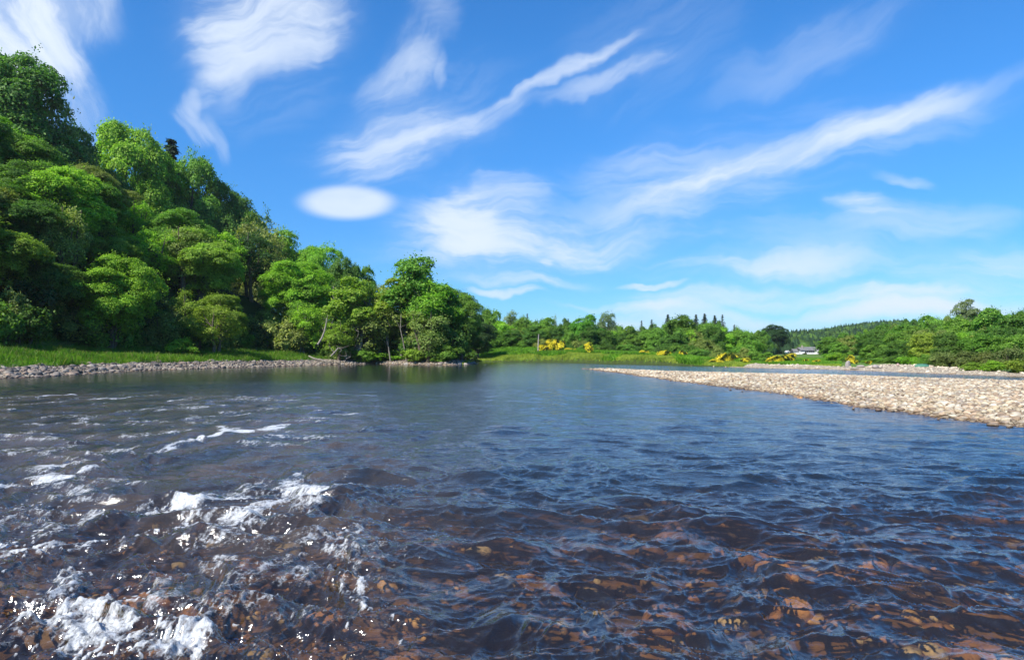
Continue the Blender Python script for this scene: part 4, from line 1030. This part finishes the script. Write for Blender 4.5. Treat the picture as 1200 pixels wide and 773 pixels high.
for i, (px, top, Y_, wp, lab) in enumerate(GORSE):
    top -= 2.0 if top > 409 else 0
    x = AT(px, Y_); z = HT(x, Y_); h = max(ZT(top, Y_) - z, .5); o = bpy.data.objects.new('gorse_bush', None); C.objects.link(o)
    o.location = (x, Y_, z - .05); h *= 1.05; s = h / 2.3; q = wp * 1.05 * Y_ / F / 3.9; o.scale = (q, q, s); o.rotation_euler = (0, 0, i * 1.9)
    a, b_, c_ = GO[i % 3]; f1 = obj('flowers', a, o); f2 = obj('foliage', b_, o); obj('stem', c_, o)
    f1.color = (.82, .70, .04, 1); f2.color = (.045, .075, .015, 1); tag(o, lab, 'gorse')

# --- conifer forest and far woods on the hills: one mass
r = np.random.default_rng(9)
hx = r.uniform(-420, 900, 26000); hy = r.uniform(250, 790, 26000)
k_ = (np.abs(hx) < hy * .80) & (hx > -.35 * hy) & ~((hx / hy > .37) & (hx / hy < .455) & (hy < 350))
hx, hy = hx[k_], hy[k_]; hz, _, _ = landform(hx, hy); n = len(hx)
hh = r.uniform(5, 9.5, n) ; hw = hh * r.uniform(.22, .34, n); rnd = r.random(n) < .35; hw = np.where(rnd, hh * .5, hw); hh = np.where(rnd, hh * .8, hh)
# each tree: three stacked ragged skirts (conifer) or a lumpy crown (round)
th = np.linspace(0, 2 * math.pi, 7, endpoint=False)
prof_c = [(.0, .75), (.3, 1.0), (.32, .62), (.62, .66), (.64, .34), (1.0, .0)]; prof_r = [(.0, .7), (.25, 1.), (.5, .98), (.75, .72), (.92, .38), (1.0, .0)]
VV = np.zeros((n, 6, 7, 3), np.float32)
for i in range(6):
    zc = np.where(rnd, prof_r[i][0], prof_c[i][0]); rc = np.where(rnd, prof_r[i][1], prof_c[i][1])
    jr = r.uniform(.7, 1.25, (n, 7)); jz = r.normal(0, .045, (n, 7)) * (i > 0)
    VV[:, i, :, 0] = hx[:, None] + np.cos(th)[None] * (hw * rc)[:, None] * jr
    VV[:, i, :, 1] = hy[:, None] + np.sin(th)[None] * (hw * rc)[:, None] * jr
    VV[:, i, :, 2] = (hz - .5)[:, None] + hh[:, None] * (zc[:, None] + jz)
gf = []
for i in range(5):
    j = np.arange(7); k2 = (j + 1) % 7; gf.append(np.stack([i * 7 + j, i * 7 + k2, (i + 1) * 7 + k2, (i + 1) * 7 + j], -1))
gf = np.concatenate(gf); FF = (gf[None] + (np.arange(n) * 42)[:, None, None]).reshape(-1, 4)
hc = np.where(rnd[:, None], np.array([[.060, .115, .022]]), np.array([[.028, .062, .024]])) * r.uniform(.65, 1.35, (n, 1))
m_f, t, o_ = mat('far_forest'); ta = attr(t, 'tint'); g = t.nodes.new('ShaderNodeNewGeometry'); nn_ = noise(t, .8, 4, .7, g.outputs['Position'])
princ(t, o_, mixc(t, 1, ta.outputs['Color'], ramp(t, nn_.outputs['Fac'], [(.3, (.5, .5, .5)), (.7, (1.4, 1.4, 1.4))]), 'MULTIPLY'), .9, .1, bumpn(t, nn_.outputs['Fac'], 1, .8))
tag(mesh('hill_forest', VV.reshape(-1, 3), FF, m_f, False, {'tint': np.repeat(hc, 42, 0)}), 'dark conifer forest covering the distant hills', 'forest', None, 'stuff')

# --- grass: blades on the left shelf and the far meadow
def blades(name, xs_, ys_, h, wdt, col, label, cat='grass', lean=.25, seed=1):
    rr = np.random.default_rng(seed); n = len(xs_); z, _, _ = landform(xs_, ys_); an = rr.uniform(0, 6.28, n); l_ = rr.normal(0, lean, (n, 2)) * h[:, None]
    dx, dy = np.cos(an) * wdt / 2, np.sin(an) * wdt / 2
    P_ = np.stack([np.stack([xs_ - dx, ys_ - dy, z - .03], -1), np.stack([xs_ + dx, ys_ + dy, z - .03], -1),
                   np.stack([xs_ + dx * .7 + l_[:, 0] * .45, ys_ + dy * .7 + l_[:, 1] * .45, z + h * .6], -1), np.stack([xs_ + l_[:, 0], ys_ + l_[:, 1], z + h], -1)], 1)
    o = mesh(name, P_.reshape(-1, 3), np.arange(n * 4).reshape(-1, 4), M_GRASS, False, {'v': np.repeat(.45 * rr.random(n) + .9 * (fbm(xs_ * .3, ys_ * .3, 4, 71) - .25), 4)}); o.color = (*col, 1)
    return tag(o, label, cat, None, 'stuff')
gx = r.uniform(-62, -6, 420000); gy = r.uniform(46, 122, 420000); _, gd, _ = landform(gx, gy)
k_ = in_view(gx, gy, 1.05) & (gd < -3.4 + 1.2 * (vnoise(gx * .6, gy * .6, 5) - .5)) & (gd > -20)
gx, gy = gx[k_], gy[k_]; hgt = r.uniform(.2, .65, len(gx)) * (.2 + 1.7 * fbm(gx * .3, gy * .3, 4, 66))
sel = r.random(len(gx)) < .88
blades('bank_grass', gx[sel], gy[sel], hgt[sel], r.uniform(.03, .07, sel.sum()), (.12, .26, .018), 'long bright green grass on the left bank shelf', seed=3)
blades('bank_grass', gx[~sel], gy[~sel], hgt[~sel] * 1.2, r.uniform(.03, .06, (~sel).sum()), (.20, .23, .06), 'paler seeding grass stems through the left bank grass', seed=4)
gx = r.uniform(-40, 60, 500000); gy = r.uniform(78, 200, 500000); _, gd, _ = landform(gx, gy); tt_ = gx / gy
k_ = in_view(gx, gy, 1.0) & (gd < -.08) & (gd > -48) & (tt_ < .47) & (gx > -14) & (gd < -sand_edge(gx, gy) - .2)
gx, gy = gx[k_], gy[k_]; _, gd, _ = landform(gx, gy); fern = (fbm(gx * .12, gy * .12, 3, 68) + np.clip(-gd / 40, 0, .5) > .72)
pass
hg = (.4 + .6 * (gx / gy < .33)) * np.where(fern, r.uniform(.4, .8, len(gx)), r.uniform(.15, .35, len(gx)) * (.5 + 1.1 * fbm(gx * .3, gy * .3, 3, 69)))
wg = np.where(fern, r.uniform(.12, .26, len(gx)), r.uniform(.07, .16, len(gx)))
blades('meadow_grass', gx[~fern], gy[~fern], hg[~fern], wg[~fern], (.30, .37, .05), 'yellow green tussocky grass sloping to the far shore', seed=5)
blades('bracken', gx[fern], gy[fern], hg[fern], wg[fern], (.16, .33, .025), 'bright green bracken on the far bank meadow', 'bracken', .5, 6)

# ------------------------------------------------------------------ the house and the small things
def plain(name, col, rough=.8, spec=.3, sc=3, amt=.15):
    m, t, o = mat(name); g = t.nodes.new('ShaderNodeNewGeometry'); n_ = noise(t, sc, 4, .6, g.outputs['Position'])
    c = ramp(t, n_.outputs['Fac'], [(.3, [q * (1 - amt * 2) for q in col]), (.7, [min(.95, q * (1 + amt)) for q in col])])
    princ(t, o, c, rough, spec, bumpn(t, n_.outputs['Fac'], .2, .02)); return m
M_WALL = plain('white_render', (.80, .79, .76)); M_SLATE = plain('slate', (.20, .195, .19), .7, sc=2, amt=.25); M_DARKGLASS = plain('dark_glass', (.02, .022, .025), .12, .5)
M_STONEW = plain('chimney_stone', (.36, .31, .24)); M_WHITEP = plain('white_paint', (.82, .82, .82), .4); M_GREENP = plain('green_hull', (.08, .22, .15), .6); M_CARP = plain('dark_car_paint', (.02, .035, .05), .25, .5)
M_RUBBER = plain('rubber', (.02, .02, .02)); M_GREY = plain('weathered_grey', (.36, .34, .31), .8, sc=8); M_TEAL = plain('teal_paint', (.05, .26, .2), .4); M_DRIFT = plain('driftwood_grey', (.25, .22, .18), .9, sc=6)
def poly(name, V, F_, m, parent=None):
    me = bpy.data.meshes.new(name); me.from_pydata([tuple(v) for v in V], [], F_); bm = bmesh.new(); bm.from_mesh(me); bmesh.ops.recalc_face_normals(bm, faces=bm.faces); bm.to_mesh(me); bm.free(); me.materials.append(m); return obj(name, me, parent)
def box(name, c, s, m, parent=None, bev=0):
    bm = bmesh.new(); bmesh.ops.create_cube(bm, size=1); bmesh.ops.scale(bm, vec=s, verts=bm.verts); bmesh.ops.translate(bm, vec=c, verts=bm.verts)
    if bev: bmesh.ops.bevel(bm, geom=bm.edges[:], offset=bev, segments=2, affect='EDGES')
    me = bpy.data.meshes.new(name); bm.to_mesh(me); bm.free(); me.materials.append(m); return obj(name, me, parent)
def gable(name, x0, x1, y0, y1, z0, ze, zr, m, parent):      # ridge along x
    ym = (y0 + y1) / 2
    return poly(name, [(x0, y0, z0), (x1, y0, z0), (x1, y1, z0), (x0, y1, z0), (x0, y0, ze), (x1, y0, ze), (x1, y1, ze), (x0, y1, ze), (x0, ym, zr), (x1, ym, zr)],
                [(0, 1, 5, 4), (2, 3, 7, 6), (1, 2, 6, 9, 5), (3, 0, 4, 8, 7), (0, 3, 2, 1), (4, 5, 9, 8), (6, 7, 8, 9)], m, parent)
def roof(name, x0, x1, y0, y1, ze, zr, th_, m, parent, hip=0):
    ym = (y0 + y1) / 2; V = [(x0, y0, ze), (x1, y0, ze), (x1, y1, ze), (x0, y1, ze), (x0 + hip, ym, zr), (x1 - hip, ym, zr)]
    V = V + [(a, b, c - th_) for a, b, c in V]
    return poly(name, V, [(0, 1, 5, 4), (2, 3, 4, 5), (3, 0, 4), (1, 2, 5), (6, 10, 11, 7), (8, 11, 10, 9), (9, 10, 6), (7, 11, 8), (0, 6, 7, 1), (1, 7, 8, 2), (2, 8, 9, 3), (3, 9, 6, 0)], m, parent)
HY = 320.; sc_ = HY / F
def hx_(px): return (px - 947) * sc_
hz0 = ZT(415.2, HY)
house = bpy.data.objects.new('cottage', None); C.objects.link(house); house.location = (AT(947, HY), HY, hz0); house.rotation_euler = (0, 0, R(-4))
tag(house, 'long white cottage with grey slate roof and stone chimney on the lawn', 'cottage')
zt = lambda row: ZT(row - .7, HY) - hz0
gable('wall', hx_(941), hx_(959.5), 0, 6, -.6, zt(411.3), zt(407.6), M_WALL, house)
rf = roof('roof', hx_(940.6), hx_(960.4), -.45, 6.4, zt(411.0), zt(407.0), .18, M_SLATE, house, .9)
for px in (947.5, 951, 954.5):
    box('skylight', (hx_(px - .6), 1.2, (zt(411) + zt(407)) / 2 + .02), (.7, .9, .08), plain('skylight_glass', (.35, .42, .5), .1), rf).rotation_euler = (0, 0, 0)
gable('gable_wing', hx_(936.5), hx_(941.5), -2.2, 5.5, -.6, zt(411.2), zt(407.8), M_WALL, house)
roof('wing_roof', hx_(936.2), hx_(941.3), -2.6, 5.8, zt(411.0), zt(407.4), .18, M_SLATE, house)
ch = box('chimney', (hx_(941.8), 1.9, zt(408.3)), (.75, .75, 2.0), M_STONEW, house, .03)
for q in (-.2, .2): box('chimney_pot', (hx_(941.8) + q, 1.9, zt(408.3) + 1.16), (.22, .22, .34), M_STONEW, ch, .05)
gable('lean_to_wall', hx_(930.5), hx_(936.4), .2, 4.6, -.6, zt(412.4), zt(409.9), M_WALL, house); roof('lean_to_roof', hx_(930.2), hx_(936.4), -.1, 4.9, zt(412.2), zt(409.3), .15, M_SLATE, house)
box('end_wing', (hx_(958.0), -.55, zt(413.2)), (1.3, 1.0, 1.7), M_WALL, house)
for i, px in enumerate((946.5, 948.8, 951.1, 953.4)):
    wf = box('window', (hx_(px), -.03, zt(412.5)), (.72, .08, .62), M_DARKGLASS, house); box('sill', (0 + hx_(px), -.08, zt(412.5) - .35), (.8, .12, .06), M_WHITEP, wf)
dr = box('door', (hx_(944.2), -.03, .7), (.7, .08, 1.4), M_DARKGLASS, house)
box('gable_window', (hx_(939), -2.23, zt(411.2)), (.5, .06, .6), M_DARKGLASS, house)
# white van / caravan beside a dark car under the dark tree
vy = 312.; vx = AT(922.5, vy); vz = ZT(415, vy) - .1
cv = bpy.data.objects.new('caravan', None); C.objects.link(cv); cv.location = (vx, vy, vz)
cv['label'] = 'small rounded white caravan under the dark tree left of the cottage'; cv['category'] = 'caravan'
bm = bmesh.new(); bmesh.ops.create_cube(bm, size=1); bmesh.ops.scale(bm, vec=(1.75, 2.6, 1.15), verts=bm.verts); bmesh.ops.translate(bm, vec=(0, 0, 1.2), verts=bm.verts)
bmesh.ops.bevel(bm, geom=bm.edges[:], offset=.4, segments=4, affect='EDGES'); me = bpy.data.meshes.new('body'); bm.to_mesh(me); bm.free(); me.materials.append(M_WHITEP); obj('body', me, cv)
box('window', (0, -1.31, 1.3), (.8, .05, .32), M_DARKGLASS, cv, .02); box('skirt', (0, 0, .62), (1.5, 2.2, .2), M_TEAL, cv, .03)
def wheel(parent, x, y, r_, wd):
    bm = bmesh.new(); bmesh.ops.create_cone(bm, cap_ends=True, segments=18, radius1=r_, radius2=r_, depth=wd); bmesh.ops.rotate(bm, verts=bm.verts, matrix=Matrix.Rotation(R(90), 3, 'Y')); bmesh.ops.translate(bm, vec=(x, y, r_), verts=bm.verts)
    me = bpy.data.meshes.new('wheel'); bm.to_mesh(me); bm.free(); me.materials.append(M_RUBBER); w_ = obj('wheel', me, parent)
    bm = bmesh.new(); bmesh.ops.create_cone(bm, cap_ends=True, segments=14, radius1=r_ * .55, radius2=r_ * .55, depth=wd + .02); bmesh.ops.rotate(bm, verts=bm.verts, matrix=Matrix.Rotation(R(90), 3, 'Y')); bmesh.ops.translate(bm, vec=(x, y, r_), verts=bm.verts)
    me = bpy.data.meshes.new('rim'); bm.to_mesh(me); bm.free(); me.materials.append(M_GREY); obj('rim', me, w_)
for sx_ in (-.75, .75): wheel(cv, sx_, -.2, .3, .18)
cx = AT(927.8, 308.); cz = ZT(415.4, 308.); car = bpy.data.objects.new('parked_car', None); C.objects.link(car); car.location = (cx, 308., cz); car.rotation_euler = (0, 0, R(70)); car.scale = (.8, .8, .8)
tag(car, 'dark car parked on the lawn between the white caravan and the cottage', 'car')
prof = [(-2.0, .35), (-2.05, .8), (-1.2, .95), (-.6, 1.42), (.7, 1.45), (1.4, .98), (2.05, .9), (2.1, .4)]
Vc = [(sx_, a, b) for sx_ in (-.82, .82) for a, b in prof]; nP = len(prof)
poly('body', Vc, [tuple(range(nP)), tuple(range(nP, 2 * nP))] + [(i, (i + 1) % nP, nP + (i + 1) % nP, nP + i) for i in range(nP)], M_CARP, car)
for sx_ in (-.83, .83): poly('side_window', [(sx_, -.95, .97), (sx_, 1.2, 1.0), (sx_, .62, 1.36), (sx_, -.55, 1.34), (sx_ * .97, -.95, .97), (sx_ * .97, 1.2, 1.0), (sx_ * .97, .62, 1.36), (sx_ * .97, -.55, 1.34)], [(0, 1, 2, 3), (4, 5, 6, 7), (0, 1, 5, 4), (1, 2, 6, 5), (2, 3, 7, 6), (3, 0, 4, 7)], M_DARKGLASS, car)
for sx_ in (-.74, .74):
    for sy_ in (-1.3, 1.35): wheel(car, sx_, sy_, .32, .2)
# white tipped slab right of the cottage
def hull(name, L_, W_, H_, m, par=None, flip=False):
    V = []; n_ = 13
    for i in range(n_):
        u = i / (n_ - 1) * 2 - 1; wd = W_ / 2 * (1 - abs(u) ** 3) ** .7 + .02; rise = .25 * H_ * u * u
        for j in range(7):
            a = math.pi * j / 6; V.append((u * L_ / 2, -math.cos(a) * wd, (H_ + rise) - math.sin(a) * H_))
    V = np.array(V)
    if flip: V[:, 2] = H_ * 1.25 - V[:, 2]
    F_ = [(i * 7 + j, i * 7 + j + 1, (i + 1) * 7 + j + 1, (i + 1) * 7 + j) for i in range(n_ - 1) for j in range(6)]
    F_ += [tuple(i * 7 for i in range(n_)) + tuple(i * 7 + 6 for i in range(n_ - 1, -1, -1))]
    o = poly(name, V, F_, m, par); return o
wx_ = AT(964.5, 300.); hb = bpy.data.objects.new('garden_slide', None); C.objects.link(hb); hb.location = (wx_, 300., ZT(415, 300.))
tag(hb, 'small white sloping garden slide right of the cottage', 'slide')
poly('chute', [(-.9, -.25, .35), (.5, -.25, .75), (.95, -.25, 1.25), (-.9, .25, .35), (.5, .25, .75), (.95, .25, 1.25), (-.9, -.25, .2), (.5, -.25, .6), (.95, -.25, 1.1), (-.9, .25, .2), (.5, .25, .6), (.95, .25, 1.1)],
     [(0, 1, 4, 3), (1, 2, 5, 4), (6, 9, 10, 7), (7, 10, 11, 8), (0, 6, 7, 1), (1, 7, 8, 2), (3, 4, 10, 9), (4, 5, 11, 10), (0, 3, 9, 6), (2, 8, 11, 5)], M_WHITEP, hb)
for q in (-.2, .2): box('leg', (.8, q, .52), (.07, .07, 1.1), M_WHITEP, hb)
# green boat drawn up on the beach
by_ = 79.; bx_ = AT(1080, by_); boat = bpy.data.objects.new('rowing_boat', None); C.objects.link(boat); boat.location = (bx_, by_, HT(bx_, by_)); boat.rotation_euler = (0, 0, R(6))
tag(boat, 'upturned pale green rowing boat on the beach under the trees', 'boat'); hull('hull', 1.7, .8, .28, M_GREENP, boat, True)
box('keel', (0, 0, .37), (1.3, .05, .06), M_GREENP, boat, .01)
# pole on the far bank
py_ = 150.; px_ = AT(630.5, py_); pz = HT(px_, py_); hp = ZT(392, py_) - pz
pole = bpy.data.objects.new('pole', None); C.objects.link(pole); pole.location = (px_, py_, pz); tag(pole, 'pale grey wooden pole standing on the far bank meadow left of the gorse', 'pole')
v_, f_ = tube(np.array([[0, 0, -.3], [.05, 0, hp * .5], [.14, 0, hp]]), [.15, .13, .10], 10); mesh('shaft', v_, f_, M_GREY, True, parent=pole)
box('top_cap', (.14, 0, hp + .04), (.3, .26, .1), M_GREY, pole, .02)
# boulders on the right shore
for (px, top, Y_, wp, hs_, lab, k_i, cc) in ((993, 422, 84, 9, 1.25, 'tall pointed grey boulder standing on the right shore', 1, (.34, .31, .29)), (1009, 427, 82, 12, .8, 'low rounded boulder beside the tall pointed one', 3, (.33, .29, .26)),
        (1026, 427, 80, 11, .8, 'broad grey boulder at the waterline right of the others', 5, (.35, .31, .29)), (1034, 431, 79, 12, .45, 'flat dark boulder at the right end of the boulder row', 7, (.26, .22, .19)),
        (1001, 431, 80, 14, .4, 'flat ledge of rock at the foot of the tall boulder', 2, (.3, .26, .22)), (895, 427, 100, 5, .8, 'small bluish grey rock at the grass edge of the beach', 4, (.3, .32, .36)),
        (898, 428.5, 99, 4, .6, 'smaller grey rock next to the bluish one on the beach', 6, (.3, .3, .33)), (908, 427.5, 99, 2.4, .8, 'small whitish stone in front of the gorse below the house', 8, (.7, .68, .66)),
        (928.5, 428.5, 96, 4.5, 1.0, 'brown rock on the sand between beach and small dark bush', 9, (.36, .26, .22)), (929, 431, 94, 3, .7, 'little grey stone at the waterline under the brown rock', 0, (.35, .35, .38)),
        (1052, 425, 86, 4, 1.3, 'pinkish stone showing through the leaves right of the boulder row', 3, (.42, .3, .26)), (570, 427, 116, 8, .3, 'low wet rock breaking the water off the headland', 5, (.2, .18, .16)),
        (596, 427.6, 112, 5, .3, 'small wet rock in the far riffle', 1, (.3, .26, .22))):
    x = AT(px, Y_); z = max(HT(x, Y_), -.1); h = max(.12, ZT(top, Y_) - z); w2 = wp * Y_ / F / 2
    o = stone_thing('boulder', x, Y_, z + h * .25, w2, np.array(cc), k_i * .7, M_STONE, lab, 'boulder', None, k_i, (1, 1, h * .75 / w2 / .5))
# rocks along the headland waterline, each in view
r = np.random.default_rng(55)
for i in range(46):
    px = r.uniform(398, 556); row = np.interp(px, [392, 440, 470, 500, 530, 548, 556], [427.2, 426.4, 427, 427.4, 427.6, 427, 425.6]); x, y = G(px, row)
    y += r.uniform(-.4, .9); s = r.uniform(.16, .5)
    stone_thing('shore_rock', x, y, max(HT(x, y), -.05) + s * .15, s, np.array([(.34, .29, .24), (.22, .19, .17), (.42, .38, .34)][i % 3]), r.uniform(0, 6), M_STONE, f"{['tan', 'dark', 'pale grey'][i % 3]} rock at the waterline {zone_name(px, [(430, 'beside the driftwood'), (480, 'below the multi stemmed tree'), (520, 'below the tallest headland tree'), (999, 'at the tip of the headland')])}", 'rock', 'rocks along the headland waterline', int(r.integers(0, 10)), (1, 1, 1.3))
# stones in the water off the bar
for i, (px, py, wp) in enumerate(((856, 457, 4), (1000, 479.5, 5), (1029, 481, 9), (996, 474, 5), (1015, 478, 4), (1100, 492, 5), (1106, 490.5, 5), (1046, 482, 6), (870, 459, 3), (1165, 499, 16), (1183, 500.5, 10), (968, 470.5, 4))):
    x, y = G(px, py); s = wp * y / F / 2
    stone_thing('river_stone', x, y, .03, s, np.array([(.30, .24, .18), (.40, .35, .28), (.26, .2, .16)][i % 3]), i * 1.3, M_STONE, 'single brown stone breaking the surface just off the gravel bar', 'stone', 'stones just off the gravel bar', i, (1, 1, 1))
# driftwood
def drift(label, pts, rads, twigs, seed):
    rr = np.random.default_rng(seed); parts = [tube(np.array(pts), rads, 8)]
    for _ in range(twigs):
        a = np.array(pts[rr.integers(1, len(pts))]); parts.append(tube(wig(a, a + rr.normal(0, .7, 3) * [1, .5, .6] + [0, 0, .5], 5, .06, rr), np.linspace(.05, .012, 5), 5))
    v_, f_ = join(parts); x0, y0, _ = pts[0]; return tag(mesh('driftwood', v_, f_, M_DRIFT, True), label, 'driftwood')
def gp(px, row, Y_): x = AT(px, Y_); return (x, Y_, ZT(row, Y_))
drift('long bleached fallen branch lying on the shore before the headland', [gp(362, 417, 104), gp(368, 420, 103), gp(376, 421.5, 103), gp(384, 424, 102)], [.10, .12, .11, .07], 6, 1)
drift('pale upright snag of dead wood rising from the shore shrubs', [gp(388, 417, 104), gp(392, 413, 104), gp(396, 408, 105), gp(400, 409, 105)], [.12, .14, .1, .04], 5, 2)
drift('forked dead branch beside the bleached fallen one', [gp(404, 424, 106), gp(406, 420, 106), gp(411, 418, 106)], [.09, .08, .03], 4, 3)
drift('leaning bare pale trunk in the shade above the grass end', [gp(372, 404, 106), gp(377, 396, 107), gp(380, 388, 108), gp(383, 374, 108)], [.16, .14, .12, .08], 3, 4)
# extra pale stems of the headland trees and slope, each its own dead or bare tree
def stem(label, pts, r0, seed):
    dY = on_land(pts[0][0], pts[0][2], 1.0) - pts[0][2]
    rr = np.random.default_rng(seed); P_ = np.array([gp(a_, b_, c_ + dY) for a_, b_, c_ in pts]); P_[0, 2] = min(P_[0, 2], HT(P_[0, 0], P_[0, 1])) - .2
    parts = [tube(P_, np.linspace(r0, r0 * .4, len(P_)), 8)]
    for _ in range(5):
        a = P_[rr.integers(1, len(P_))]; parts.append(tube(wig(a, a + rr.normal(0, 1.1, 3) + [0, 0, 1.0], 5, .08, rr), np.linspace(r0 * .35, .012, 5), 5))
    v_, f_ = join(parts); o = bpy.data.objects.new('bare_tree', None); C.objects.link(o); mesh('trunk', v_, f_, M_PALEBARK, True, parent=o); return tag(o, label, 'tree')
stem('slim bright white trunk standing in front of the dark slope wood', [(385, 396, 104), (388, 382, 104), (391, 370, 104), (391, 350, 105), (390, 336, 105)], .17, 1)
stem('yellowish trunk leaning steeply over the shore', [(384, 410, 101), (392, 400, 101), (400, 391, 101), (410, 385, 101), (420, 388, 101)], .15, 2)
stem('pale trunk at the left of the headland clump', [(458, 422, 108), (455, 405, 108), (450, 385, 109), (449, 360, 109)], .15, 3)
stem('second pale trunk of the headland clump, bent to the right', [(477, 412, 108), (472, 398, 108), (469, 385, 108), (470, 366, 109)], .13, 4)
stem('third pale trunk of the headland clump, leaning to the right', [(484, 420, 108), (488, 398, 108), (493, 374, 109), (494, 350, 109)], .15, 5)
stem('short forked pale trunk at the end of the grass bank', [(352, 400, 98), (353, 388, 98), (357, 378, 98), (358, 366, 98)], .15, 6)

# ------------------------------------------------------------------ the air
zlo = -4.0; zhi = 80.0
bm = bmesh.new(); bmesh.ops.create_cube(bm, size=1); bmesh.ops.scale(bm, vec=(8010, 6420, zhi - zlo), verts=bm.verts); bmesh.ops.translate(bm, vec=(0, 2795, (zhi + zlo) / 2), verts=bm.verts)
me = bpy.data.meshes.new('haze'); bm.to_mesh(me); bm.free(); o = obj('haze', me); tag(o, kind='stuff')
m, t, oo = mat('haze'); pv = t.nodes.new('ShaderNodeVolumePrincipled'); pv.inputs['Density'].default_value = .00008; pv.inputs['Color'].default_value = (.82, .91, 1, 1); pv.inputs['Anisotropy'].default_value = .2
t.links.new(pv.outputs[0], oo.inputs['Volume']); me.materials.append(m)
